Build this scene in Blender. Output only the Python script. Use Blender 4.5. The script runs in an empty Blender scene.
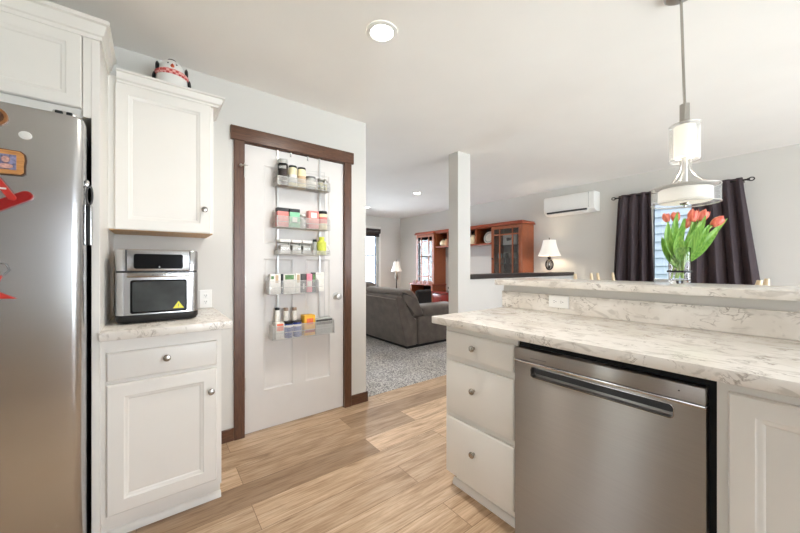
import bpy, bmesh, math, random
from mathutils import Vector, Matrix, noise as mnoise
random.seed(7)
S = bpy.context.scene
COL = S.collection
PI = math.pi
R = math.radians

# ------------------------------------------------------------------ camera, world, lights, exposure
cam_d = bpy.data.cameras.new('camera')
cam = bpy.data.objects.new('camera', cam_d)
COL.objects.link(cam)
cam.location = (0, 0, 1.19)
cam.rotation_euler = (R(90), 0, R(52.843))
cam_d.sensor_fit = 'HORIZONTAL'
cam_d.sensor_width = 36
cam_d.lens = 324.32 / 800 * 36
cam_d.shift_x = 0.98 / 800
cam_d.shift_y = -0.86 / 800
cam_d.clip_start = 0.02
S.camera = cam

W = bpy.data.worlds.new('sky')
S.world = W
W.use_nodes = True
W.node_tree.nodes['Background'].inputs[0].default_value = (0.93, 0.96, 1.0, 1)
W.node_tree.nodes['Background'].inputs[1].default_value = 2.2

def area(name, loc, rot, sx, sy, power, color=(1, 1, 1)):
    l = bpy.data.lights.new(name, 'AREA')
    l.shape = 'RECTANGLE'; l.size = sx; l.size_y = sy
    l.energy = power; l.color = color
    o = bpy.data.objects.new(name, l)
    o.location = loc; o.rotation_euler = rot
    COL.objects.link(o)
    return o
# fill lights added behind made-up, unseen openings; the last stands at a visible window
area('added_fill_kitchen', (0.55, -1.78, 1.55), (R(90), 0, R(180)), 1.5, 1.15, 40, (0.815, 0.89, 1.0))
area('added_fill_patio', (2.72, 1.65, 1.05), (R(90), 0, R(90)), 2.2, 2.0, 66, (0.815, 0.89, 1.0))
area('added_streak_light', (-1.34, -1.84, 1.03), (R(90), 0, R(180)), 0.18, 1.85, 80, (0.815, 0.89, 1.0))  # added to draw a bright streak on the dishwasher front
area('added_fill_dining', (2.72, 3.9, 1.05), (R(90), 0, R(90)), 1.7, 2.0, 78, (0.815, 0.89, 1.0))
area('daylight_front_window', (-7.05, 3.9, 1.35), (R(90), 0, R(-90)), 1.3, 1.4, 55, (0.815, 0.89, 1.0))

sun_d = bpy.data.lights.new('sun', 'SUN'); sun_d.energy = 50; sun_d.angle = R(1.5); sun_d.color = (0.79, 0.875, 1.0)
sun = bpy.data.objects.new('sun', sun_d); COL.objects.link(sun)
sun.rotation_euler = Vector((0.57, 0.05, 0.82)).to_track_quat('Z', 'Y').to_euler()   # sun added through the made-up right doors, to bounce off the floor onto ceiling

S.view_settings.view_transform = 'Standard'
S.view_settings.look = 'None'
S.view_settings.gamma = 1
S.view_settings.use_curve_mapping = False
S.view_settings.exposure = 0.79
S.cycles.use_denoising = True
S.cycles.max_bounces = 14
S.cycles.diffuse_bounces = 8
S.cycles.transparent_max_bounces = 24
S.cycles.sample_clamp_indirect = 6

# ------------------------------------------------------------------ materials
def srgb(r, g, b):
    f = lambda c: (c / 255 / 12.92) if c / 255 <= 0.04045 else ((c / 255 + 0.055) / 1.055) ** 2.4
    return (f(r), f(g), f(b), 1)

def nm(name):
    m = bpy.data.materials.new(name)
    m.use_nodes = True
    nt = m.node_tree
    return m, nt, nt.nodes['Principled BSDF']

def node(nt, kind, **kw):
    n = nt.nodes.new(kind)
    for k, v in kw.items():
        setattr(n, k, v)
    return n

def ramp(nt, stops):
    n = nt.nodes.new('ShaderNodeValToRGB')
    e = n.color_ramp.elements
    while len(e) < len(stops): e.new(0.5)
    for i, (p, c) in enumerate(stops):
        e[i].position = p; e[i].color = c
    return n

def objcoord(nt, scale=(1, 1, 1)):
    t = nt.nodes.new('ShaderNodeTexCoord')
    g = nt.nodes.new('ShaderNodeNewGeometry')
    mp = nt.nodes.new('ShaderNodeMapping')
    mp.inputs['Scale'].default_value = scale
    nt.links.new(g.outputs['Position'], mp.inputs['Vector'])   # world position: pieces of one surface share the pattern
    nt.nodes.remove(t)
    return mp.outputs['Vector']

def plain(name, rgb, rough=0.5, metal=0.0, var=0.04, nscale=14, bump=0.0, bscale=200, spec=0.5, coat=0.0):
    m, nt, b = nm(name)
    v = objcoord(nt)
    n = node(nt, 'ShaderNodeTexNoise'); n.inputs['Scale'].default_value = nscale; n.inputs['Detail'].default_value = 3
    nt.links.new(v, n.inputs['Vector'])
    c = srgb(*rgb)
    lo = tuple(x * (1 - var) for x in c[:3]) + (1,)
    hi = tuple(min(1, x * (1 + var)) for x in c[:3]) + (1,)
    r = ramp(nt, [(0.3, lo), (0.7, hi)])
    nt.links.new(n.outputs['Fac'], r.inputs['Fac'])
    nt.links.new(r.outputs['Color'], b.inputs['Base Color'])
    b.inputs['Roughness'].default_value = rough
    b.inputs['Metallic'].default_value = metal
    b.inputs['Specular IOR Level'].default_value = spec
    b.inputs['Coat Weight'].default_value = coat
    if bump:
        n2 = node(nt, 'ShaderNodeTexNoise'); n2.inputs['Scale'].default_value = bscale; n2.inputs['Detail'].default_value = 4
        nt.links.new(v, n2.inputs['Vector'])
        bp = node(nt, 'ShaderNodeBump'); bp.inputs['Strength'].default_value = bump; bp.inputs['Distance'].default_value = 0.004
        nt.links.new(n2.outputs['Fac'], bp.inputs['Height'])
        nt.links.new(bp.outputs['Normal'], b.inputs['Normal'])
    return m

def wood(name, dark, light, stretch, rough=0.4, coat=0.0, nscale=6):
    m, nt, b = nm(name)
    v = objcoord(nt, stretch)
    n = node(nt, 'ShaderNodeTexNoise'); n.inputs['Scale'].default_value = nscale; n.inputs['Detail'].default_value = 6; n.inputs['Distortion'].default_value = 1.2
    nt.links.new(v, n.inputs['Vector'])
    r = ramp(nt, [(0.28, srgb(*dark)), (0.72, srgb(*light))])
    nt.links.new(n.outputs['Fac'], r.inputs['Fac'])
    nt.links.new(r.outputs['Color'], b.inputs['Base Color'])
    b.inputs['Roughness'].default_value = rough
    b.inputs['Coat Weight'].default_value = coat
    return m

def floor_mat():
    m, nt, b = nm('oak_plank_floor')
    L = nt.links.new
    g = node(nt, 'ShaderNodeNewGeometry')
    sep = node(nt, 'ShaderNodeSeparateXYZ'); L(g.outputs['Position'], sep.inputs[0])
    ax = node(nt, 'ShaderNodeMath', operation='ADD'); L(sep.outputs['X'], ax.inputs[0]); ax.inputs[1].default_value = 1.54 + 0.188 * 40
    ay = node(nt, 'ShaderNodeMath', operation='ADD'); L(sep.outputs['Y'], ay.inputs[0]); ay.inputs[1].default_value = 20.35
    cmb = node(nt, 'ShaderNodeCombineXYZ'); L(ay.outputs[0], cmb.inputs['X']); L(ax.outputs[0], cmb.inputs['Y'])
    br = node(nt, 'ShaderNodeTexBrick')
    br.offset = 0.37; br.offset_frequency = 2; br.squash = 1
    L(cmb.outputs[0], br.inputs['Vector'])
    br.inputs['Color1'].default_value = (0, 0, 0, 1); br.inputs['Color2'].default_value = (1, 1, 1, 1)
    br.inputs['Mortar'].default_value = (0.5, 0.5, 0.5, 1)
    br.inputs['Scale'].default_value = 1
    br.inputs['Mortar Size'].default_value = 0.0012
    br.inputs['Mortar Smooth'].default_value = 0.1
    br.inputs['Bias'].default_value = 0
    br.inputs['Brick Width'].default_value = 1.22
    br.inputs['Row Height'].default_value = 0.188
    # per-plank random number
    rnd = node(nt, 'ShaderNodeMath', operation='MULTIPLY'); L(br.outputs['Color'], rnd.inputs[0]); rnd.inputs[1].default_value = 37.0
    # grain, stretched along the plank
    mp = node(nt, 'ShaderNodeMapping'); mp.inputs['Scale'].default_value = (1.6, 13, 1); L(cmb.outputs[0], mp.inputs['Vector'])
    n1 = node(nt, 'ShaderNodeTexNoise', noise_dimensions='4D'); n1.inputs['Scale'].default_value = 1.7; n1.inputs['Detail'].default_value = 7
    n1.inputs['Roughness'].default_value = 0.62; n1.inputs['Distortion'].default_value = 1.1
    L(mp.outputs[0], n1.inputs['Vector']); L(rnd.outputs[0], n1.inputs['W'])
    mp2 = node(nt, 'ShaderNodeMapping'); mp2.inputs['Scale'].default_value = (3.5, 95, 1); L(cmb.outputs[0], mp2.inputs['Vector'])
    n2 = node(nt, 'ShaderNodeTexNoise', noise_dimensions='4D'); n2.inputs['Scale'].default_value = 1.5; n2.inputs['Detail'].default_value = 4
    L(mp2.outputs[0], n2.inputs['Vector']); L(rnd.outputs[0], n2.inputs['W'])
    r1 = ramp(nt, [(0.24, srgb(136, 108, 84)), (0.40, srgb(194, 165, 134)), (0.54, srgb(216, 189, 159)), (0.74, srgb(230, 208, 182))])
    L(n1.outputs['Fac'], r1.inputs['Fac'])
    r2 = ramp(nt, [(0.3, (0.62, 0.56, 0.50, 1)), (0.58, (1, 1, 1, 1))])
    L(n2.outputs['Fac'], r2.inputs['Fac'])
    mx = node(nt, 'ShaderNodeMix', data_type='RGBA', blend_type='MULTIPLY'); mx.inputs[0].default_value = 0.8
    L(r1.outputs['Color'], mx.inputs[6]); L(r2.outputs['Color'], mx.inputs[7])
    mp4 = node(nt, 'ShaderNodeMapping'); mp4.inputs['Scale'].default_value = (1.1, 15, 1); L(cmb.outputs[0], mp4.inputs['Vector'])
    n4 = node(nt, 'ShaderNodeTexNoise', noise_dimensions='4D'); n4.inputs['Scale'].default_value = 3.2; n4.inputs['Detail'].default_value = 6; n4.inputs['Roughness'].default_value = 0.7
    L(mp4.outputs[0], n4.inputs['Vector']); L(rnd.outputs[0], n4.inputs['W'])
    r4 = ramp(nt, [(0.55, (1, 1, 1, 1)), (0.68, (0.52, 0.42, 0.34, 1))]); L(n4.outputs['Fac'], r4.inputs['Fac'])
    mx4 = node(nt, 'ShaderNodeMix', data_type='RGBA', blend_type='MULTIPLY'); mx4.inputs[0].default_value = 0.8
    L(mx.outputs[2], mx4.inputs[6]); L(r4.outputs['Color'], mx4.inputs[7]); mx = mx4
    r3 = ramp(nt, [(0.0, (0.52, 0.47, 0.43, 1)), (0.42, (0.90, 0.88, 0.86, 1)), (1.0, (1.16, 1.16, 1.16, 1))])
    L(br.outputs['Color'], r3.inputs['Fac'])
    mx2 = node(nt, 'ShaderNodeMix', data_type='RGBA', blend_type='MULTIPLY'); mx2.inputs[0].default_value = 1
    L(mx.outputs[2], mx2.inputs[6]); L(r3.outputs['Color'], mx2.inputs[7])
    mx3 = node(nt, 'ShaderNodeMix', data_type='RGBA'); L(br.outputs['Fac'], mx3.inputs[0])
    L(mx2.outputs[2], mx3.inputs[6]); mx3.inputs[7].default_value = srgb(110, 82, 58)
    L(mx3.outputs[2], b.inputs['Base Color'])
    b.inputs['Roughness'].default_value = 0.42
    bp = node(nt, 'ShaderNodeBump'); bp.inputs['Strength'].default_value = 0.12; bp.inputs['Distance'].default_value = 0.003
    L(n2.outputs['Fac'], bp.inputs['Height']); L(bp.outputs['Normal'], b.inputs['Normal'])
    return m

def quartz_mat():
    m, nt, b = nm('white_quartz_with_grey_veins')
    L = nt.links.new
    v = objcoord(nt, (1, 1, 1))
    # base mottling
    n0 = node(nt, 'ShaderNodeTexNoise'); n0.inputs['Scale'].default_value = 5; n0.inputs['Detail'].default_value = 5
    L(v, n0.inputs['Vector'])
    r0 = ramp(nt, [(0.3, srgb(214, 207, 197)), (0.6, srgb(234, 229, 222))]); L(n0.outputs['Fac'], r0.inputs['Fac'])
    # soft grey brushy veins
    mp1 = node(nt, 'ShaderNodeMapping'); mp1.inputs['Scale'].default_value = (7, 16, 12); mp1.inputs['Rotation'].default_value = (0.2, 0.3, 0.5); L(v, mp1.inputs['Vector'])
    n1 = node(nt, 'ShaderNodeTexNoise'); n1.inputs['Scale'].default_value = 1.3; n1.inputs['Detail'].default_value = 5; n1.inputs['Distortion'].default_value = 1.6
    L(mp1.outputs[0], n1.inputs['Vector'])
    r1 = ramp(nt, [(0.54, (0, 0, 0, 1)), (0.64, (1, 1, 1, 1))]); L(n1.outputs['Fac'], r1.inputs['Fac'])
    mxa = node(nt, 'ShaderNodeMix', data_type='RGBA')
    ma = node(nt, 'ShaderNodeMath', operation='MULTIPLY'); L(r1.outputs['Color'], ma.inputs[0]); ma.inputs[1].default_value = 0.55
    L(ma.outputs[0], mxa.inputs[0]); L(r0.outputs['Color'], mxa.inputs[6]); mxa.inputs[7].default_value = srgb(182, 174, 164)
    # thin dark flecks: a ridge of one noise where another noise is high
    mp2 = node(nt, 'ShaderNodeMapping'); mp2.inputs['Scale'].default_value = (9, 20, 15); mp2.inputs['Rotation'].default_value = (0.4, 0.1, -0.35); L(v, mp2.inputs['Vector'])
    n2 = node(nt, 'ShaderNodeTexNoise'); n2.inputs['Scale'].default_value = 1.2; n2.inputs['Detail'].default_value = 7; n2.inputs['Distortion'].default_value = 2.2
    L(mp2.outputs[0], n2.inputs['Vector'])
    sb = node(nt, 'ShaderNodeMath', operation='SUBTRACT'); L(n2.outputs['Fac'], sb.inputs[0]); sb.inputs[1].default_value = 0.5
    ab = node(nt, 'ShaderNodeMath', operation='ABSOLUTE'); L(sb.outputs[0], ab.inputs[0])
    r2 = ramp(nt, [(0.0, (1, 1, 1, 1)), (0.034, (0, 0, 0, 1))]); L(ab.outputs[0], r2.inputs['Fac'])
    n3 = node(nt, 'ShaderNodeTexNoise'); n3.inputs['Scale'].default_value = 13; n3.inputs['Detail'].default_value = 4
    L(v, n3.inputs['Vector'])
    r3 = ramp(nt, [(0.50, (0, 0, 0, 1)), (0.60, (1, 1, 1, 1))]); L(n3.outputs['Fac'], r3.inputs['Fac'])
    mm = node(nt, 'ShaderNodeMath', operation='MULTIPLY'); L(r2.outputs['Color'], mm.inputs[0]); L(r3.outputs['Color'], mm.inputs[1])
    mm2 = node(nt, 'ShaderNodeMath', operation='MULTIPLY'); L(mm.outputs[0], mm2.inputs[0]); mm2.inputs[1].default_value = 0.72
    mxb = node(nt, 'ShaderNodeMix', data_type='RGBA'); L(mm2.outputs[0], mxb.inputs[0])
    L(mxa.outputs[2], mxb.inputs[6]); mxb.inputs[7].default_value = srgb(120, 106, 92)
    L(mxb.outputs[2], b.inputs['Base Color'])
    b.inputs['Roughness'].default_value = 0.22
    return m

def steel_mat(name, rgb, rough=0.3, aniso=0.7, grain=(2, 2, 260), wavy=0.0, arot=0.0):
    m, nt, b = nm(name)
    L = nt.links.new
    v = objcoord(nt, grain)
    n = node(nt, 'ShaderNodeTexNoise'); n.inputs['Scale'].default_value = 1; n.inputs['Detail'].default_value = 3
    L(v, n.inputs['Vector'])
    c = srgb(*rgb)
    r = ramp(nt, [(0.3, tuple(x * 0.97 for x in c[:3]) + (1,)), (0.7, tuple(min(1, x * 1.02) for x in c[:3]) + (1,))])
    L(n.outputs['Fac'], r.inputs['Fac']); L(r.outputs['Color'], b.inputs['Base Color'])
    b.inputs['Metallic'].default_value = 1; b.inputs['Roughness'].default_value = rough
    b.inputs['Anisotropic'].default_value = aniso
    b.inputs['Anisotropic Rotation'].default_value = arot
    t = node(nt, 'ShaderNodeTangent', direction_type='RADIAL', axis='Z'); L(t.outputs[0], b.inputs['Tangent'])
    if wavy:
        v2 = objcoord(nt, (5, 5, 3))
        n2 = node(nt, 'ShaderNodeTexNoise'); n2.inputs['Scale'].default_value = 0.8; n2.inputs['Detail'].default_value = 0
        L(v2, n2.inputs['Vector'])
        bp = node(nt, 'ShaderNodeBump'); bp.inputs['Strength'].default_value = wavy; bp.inputs['Distance'].default_value = 0.02
        L(n2.outputs['Fac'], bp.inputs['Height']); L(bp.outputs['Normal'], b.inputs['Normal'])
    return m

def pane_mat(name, tint=(1, 1, 1, 1), gloss=0.08):
    m, nt, b = nm(name)
    nt.nodes.remove(b)
    out = nt.nodes['Material Output']
    t = node(nt, 'ShaderNodeBsdfTransparent'); t.inputs[0].default_value = tint
    g = node(nt, 'ShaderNodeBsdfGlossy'); g.inputs['Roughness'].default_value = 0.02
    fr = node(nt, 'ShaderNodeFresnel'); fr.inputs[0].default_value = 1.45
    ad = node(nt, 'ShaderNodeMath', operation='ADD'); ad.inputs[1].default_value = gloss - 0.04
    nt.links.new(fr.outputs[0], ad.inputs[0])
    mx = node(nt, 'ShaderNodeMixShader')
    nt.links.new(ad.outputs[0], mx.inputs[0]); nt.links.new(t.outputs[0], mx.inputs[1]); nt.links.new(g.outputs[0], mx.inputs[2])
    nt.links.new(mx.outputs[0], out.inputs['Surface'])
    return m

def veil_mat(name, cover):
    m, nt, b = nm(name)
    nt.nodes.remove(b)
    out = nt.nodes['Material Output']
    t = node(nt, 'ShaderNodeBsdfTransparent')
    d = node(nt, 'ShaderNodeBsdfDiffuse'); d.inputs[0].default_value = (0.68, 0.67, 0.65, 1)
    tr = node(nt, 'ShaderNodeBsdfTranslucent'); tr.inputs[0].default_value = (0.68, 0.67, 0.65, 1)
    a = node(nt, 'ShaderNodeMixShader'); a.inputs[0].default_value = 0.5
    nt.links.new(d.outputs[0], a.inputs[1]); nt.links.new(tr.outputs[0], a.inputs[2])
    mx = node(nt, 'ShaderNodeMixShader'); mx.inputs[0].default_value = cover
    nt.links.new(t.outputs[0], mx.inputs[1]); nt.links.new(a.outputs[0], mx.inputs[2]); nt.links.new(mx.outputs[0], out.inputs['Surface'])
    return m

def glass_mat(name, rgb=(1, 1, 1, 1), rough=0.0):
    m, nt, b = nm(name)
    b.inputs['Base Color'].default_value = rgb
    b.inputs['Transmission Weight'].default_value = 1
    b.inputs['Roughness'].default_value = rough
    b.inputs['IOR'].default_value = 1.45
    return m

def emit_mat(name, rgb, strength, base=(240, 238, 230)):
    m, nt, b = nm(name)
    b.inputs['Base Color'].default_value = srgb(*base)
    b.inputs['Emission Color'].default_value = srgb(*rgb)
    b.inputs['Emission Strength'].default_value = strength
    return m

def mesh_mat(name, rgb, period=0.006, wire=0.35):
    """fine wire mesh: a procedural grid of wires with gaps one can look through"""
    m, nt, b = nm(name)
    L = nt.links.new
    b.inputs['Base Color'].default_value = srgb(*rgb); b.inputs['Roughness'].default_value = 0.45
    g = node(nt, 'ShaderNodeNewGeometry'); sp = node(nt, 'ShaderNodeSeparateXYZ'); L(g.outputs['Position'], sp.inputs[0])
    outs = []
    for ax in 'YZX':
        a = node(nt, 'ShaderNodeMath', operation='DIVIDE'); L(sp.outputs[ax], a.inputs[0]); a.inputs[1].default_value = period
        f = node(nt, 'ShaderNodeMath', operation='FRACT'); L(a.outputs[0], f.inputs[0])
        c = node(nt, 'ShaderNodeMath', operation='LESS_THAN'); L(f.outputs[0], c.inputs[0]); c.inputs[1].default_value = wire
        outs.append(c)
    mxx = node(nt, 'ShaderNodeMath', operation='MAXIMUM'); L(outs[0].outputs[0], mxx.inputs[0]); L(outs[1].outputs[0], mxx.inputs[1])
    L(mxx.outputs[0], b.inputs['Alpha'])
    return m

M = {}
M['wall'] = plain('wall_paint', (214, 212, 207), 0.7, var=0.012, nscale=3, bump=0.05, bscale=160)
M['ceil'] = plain('ceiling_paint', (243, 241, 238), 0.8, var=0.012, nscale=3, bump=0.05, bscale=120)
M['white'] = plain('white_trim_paint', (235, 234, 230), 0.45, var=0.01)
M['cab'] = plain('white_cabinet_paint', (230, 227, 221), 0.38, var=0.012, nscale=5)
M['doorw'] = plain('white_door_paint', (220, 217, 214), 0.42, var=0.01)
M['under'] = wood('raw_maple', (182, 140, 92), (206, 166, 118), (3, 20, 3), 0.5)
M['brown'] = wood('dark_stained_trim', (74, 47, 33), (104, 70, 50), (20, 20, 2), 0.33)
M['brownh'] = wood('dark_stained_trim_flat', (74, 47, 33), (108, 73, 52), (20, 2, 20), 0.33)
M['cap'] = wood('espresso_cap', (40, 34, 33), (62, 53, 51), (20, 2, 20), 0.35)
M['floor'] = floor_mat()
M['quartz'] = quartz_mat()
M['steel'] = steel_mat('brushed_steel', (198, 198, 199), 0.27, 0.4, (3, 3, 300), 0.0)
M['steel_dw'] = steel_mat('brushed_steel_dishwasher', (172, 168, 164), 0.37, 1.0, (3, 3, 300), 0.035, 0.25)
M['steel_trim'] = plain('polished_steel', (205, 204, 202), 0.2, 1.0)
M['nickel'] = plain('brushed_nickel', (176, 172, 165), 0.25, 1.0)
M['bnickel'] = plain('pale_satin_nickel', (200, 198, 194), 0.35, 0.9)
M['black'] = plain('black_plastic', (18, 18, 19), 0.4)
M['blackg'] = plain('black_gloss', (14, 14, 16), 0.14, spec=0.25)
M['darkgap'] = plain('dark_cavity', (8, 8, 8), 0.8)
M['grey'] = plain('grey_plastic', (120, 120, 120), 0.5)
M['dgrey'] = plain('dark_grey_plastic', (58, 58, 60), 0.45)
M['plastic'] = plain('white_plastic', (236, 235, 231), 0.35, var=0.01)
M['pane'] = pane_mat('window_pane')
M['organza'] = veil_mat('sheer_white_shade', 0.28)
M['veil_glass'] = veil_mat('frosted_glass', 0.55)
M['cabpane'] = pane_mat('cabinet_pane', (0.93, 0.94, 0.95, 1), 0.10)
M['ovenpane'] = pane_mat('smoked_pane', (0.34, 0.34, 0.34, 1), 0.12)
M['glass'] = glass_mat('clear_glass')
M['water'] = glass_mat('water', (0.97, 1, 0.97, 1))
M['jar'] = pane_mat('jar_glass', (0.95, 0.96, 0.95, 1), 0.05)
M['cherry'] = wood('cherry_wood', (122, 62, 34), (168, 93, 54), (26, 26, 3), 0.3, 0.3)
M['cherryh'] = wood('cherry_wood_flat', (128, 52, 28), (170, 80, 44), (3, 26, 26), 0.3, 0.3)
M['cherryd'] = wood('cherry_red_drawers', (104, 30, 26), (140, 46, 38), (3, 26, 26), 0.22, 0.5)
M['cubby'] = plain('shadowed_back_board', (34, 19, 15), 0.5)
M['curtain'] = plain('aubergine_curtain', (66, 54, 58), 0.75, var=0.1, nscale=60, bump=0.3, bscale=500)
M['iron'] = plain('black_iron', (32, 30, 30), 0.4, 0.4)
M['siding'] = plain('blue_clapboard', (140, 151, 164), 0.6, var=0.03, nscale=4)
M['roofing'] = plain('slate_roof', (120, 134, 152), 0.7, var=0.1)
M['sofa'] = plain('taupe_velvet', (106, 97, 91), 0.85, var=0.2, nscale=9, bump=0.25, bscale=300)
M['sofa'].node_tree.nodes['Principled BSDF'].inputs['Sheen Weight'].default_value = 0.35
M['sofaw'] = plain('taupe_piping', (150, 142, 134), 0.7)
M['pillow'] = plain('charcoal_pillow', (38, 36, 38), 0.85, var=0.2, nscale=20)
M['shade'] = emit_mat('lit_lamp_shade', (255, 246, 232), 0.18, (236, 230, 220))
M['bulb'] = emit_mat('led_diffuser', (255, 250, 240), 9.0)
M['pshade'] = emit_mat('opal_glass_lit', (255, 247, 228), 0.4, (245, 240, 228))
M['pdrum'] = emit_mat('opal_drum_lit', (255, 249, 238), 0.12, (240, 237, 228))
M['bronze'] = plain('dark_bronze', (44, 36, 32), 0.3, 0.7)
M['chair'] = wood('pale_maple', (206, 184, 146), (228, 208, 172), (20, 20, 3), 0.4)
M['wire'] = plain('silver_wire', (196, 196, 194), 0.3, 0.6)
M['mesh'] = mesh_mat('silver_mesh', (200, 200, 198), 0.0075, 0.22)
M['tulip'] = None
M['red'] = plain('red_enamel', (150, 26, 26), 0.3, var=0.12, nscale=40)
M['redl'] = plain('bright_red', (190, 50, 42), 0.35, var=0.1, nscale=60)
M['frame_wood'] = wood('honey_wood', (176, 116, 62), (214, 158, 96), (30, 3, 30), 0.45)
M['bark'] = plain('dark_bark', (84, 54, 34), 0.8, var=0.3, nscale=90)
M['skin'] = plain('photo_pink', (206, 160, 150), 0.4, var=0.3, nscale=160)
M['photo'] = plain('photo_blue_grey', (130, 128, 160), 0.4, var=0.5, nscale=120)
M['orange'] = plain('orange_nose', (220, 92, 40), 0.4)
M['stone'] = plain('garden_ground', (104, 108, 92), 0.9)

def col(name, rgb, rough=0.45, var=0.08, nscale=60, metal=0.0):
    if name not in M: M[name] = plain(name, rgb, rough, metal, var, nscale)
    return M[name]

def scarf_mat():
    m, nt, b = nm('red_check_scarf')
    v = objcoord(nt, (70, 70, 70))
    ch = node(nt, 'ShaderNodeTexChecker'); ch.inputs['Scale'].default_value = 1
    ch.inputs['Color1'].default_value = srgb(206, 84, 80); ch.inputs['Color2'].default_value = srgb(240, 176, 170)
    nt.links.new(v, ch.inputs['Vector']); nt.links.new(ch.outputs['Color'], b.inputs['Base Color'])
    return m
M['scarf'] = scarf_mat()

def carpet_mat():
    m, nt, b = nm('speckled_grey_carpet')
    L = nt.links.new
    v = objcoord(nt)
    n = node(nt, 'ShaderNodeTexNoise'); n.inputs['Scale'].default_value = 75; n.inputs['Detail'].default_value = 3
    L(v, n.inputs['Vector'])
    n2 = node(nt, 'ShaderNodeTexNoise'); n2.inputs['Scale'].default_value = 2.2; L(v, n2.inputs['Vector'])
    r = ramp(nt, [(0.36, srgb(112, 112, 116)), (0.5, srgb(190, 188, 187)), (0.64, srgb(236, 234, 232))]); L(n.outputs['Fac'], r.inputs['Fac'])
    r2 = ramp(nt, [(0.35, (0.86, 0.84, 0.8, 1)), (0.65, (1, 1, 1, 1))]); L(n2.outputs['Fac'], r2.inputs['Fac'])
    mx = node(nt, 'ShaderNodeMix', data_type='RGBA', blend_type='MULTIPLY'); mx.inputs[0].default_value = 1
    L(r.outputs['Color'], mx.inputs[6]); L(r2.outputs['Color'], mx.inputs[7]); L(mx.outputs[2], b.inputs['Base Color'])
    b.inputs['Roughness'].default_value = 0.95
    bp = node(nt, 'ShaderNodeBump'); bp.inputs['Strength'].default_value = 0.8; bp.inputs['Distance'].default_value = 0.012
    L(n.outputs['Fac'], bp.inputs['Height']); L(bp.outputs['Normal'], b.inputs['Normal'])
    return m
M['carpet'] = carpet_mat()

def leaf_mat(name, a, bb):
    m, nt, b = nm(name)
    v = objcoord(nt, (160, 160, 12))
    n = node(nt, 'ShaderNodeTexNoise'); n.inputs['Scale'].default_value = 1; n.inputs['Detail'].default_value = 2
    nt.links.new(v, n.inputs['Vector'])
    r = ramp(nt, [(0.3, srgb(*a)), (0.7, srgb(*bb))]); nt.links.new(n.outputs['Fac'], r.inputs['Fac'])
    nt.links.new(r.outputs['Color'], b.inputs['Base Color'])
    b.inputs['Roughness'].default_value = 0.4
    return m
M['leaf'] = leaf_mat('tulip_leaf', (96, 156, 52), (160, 206, 96))
M['stem'] = leaf_mat('tulip_stem', (140, 180, 80), (186, 212, 120))
M['petal'] = leaf_mat('tulip_petal', (214, 84, 70), (240, 150, 122))
M['petaly'] = leaf_mat('tulip_petal_edge', (232, 130, 98), (248, 214, 150))

# ------------------------------------------------------------------ mesh helpers
def ident(p): return p
def FX(plane):            # faces +x : (u, w, z) -> x = plane + w, y = u
    return lambda p: (plane + p[1], p[0], p[2])
def FN(plane):            # faces -y : (u, w, z) -> x = u, y = plane - w
    return lambda p: (p[0], plane - p[1], p[2])

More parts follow.
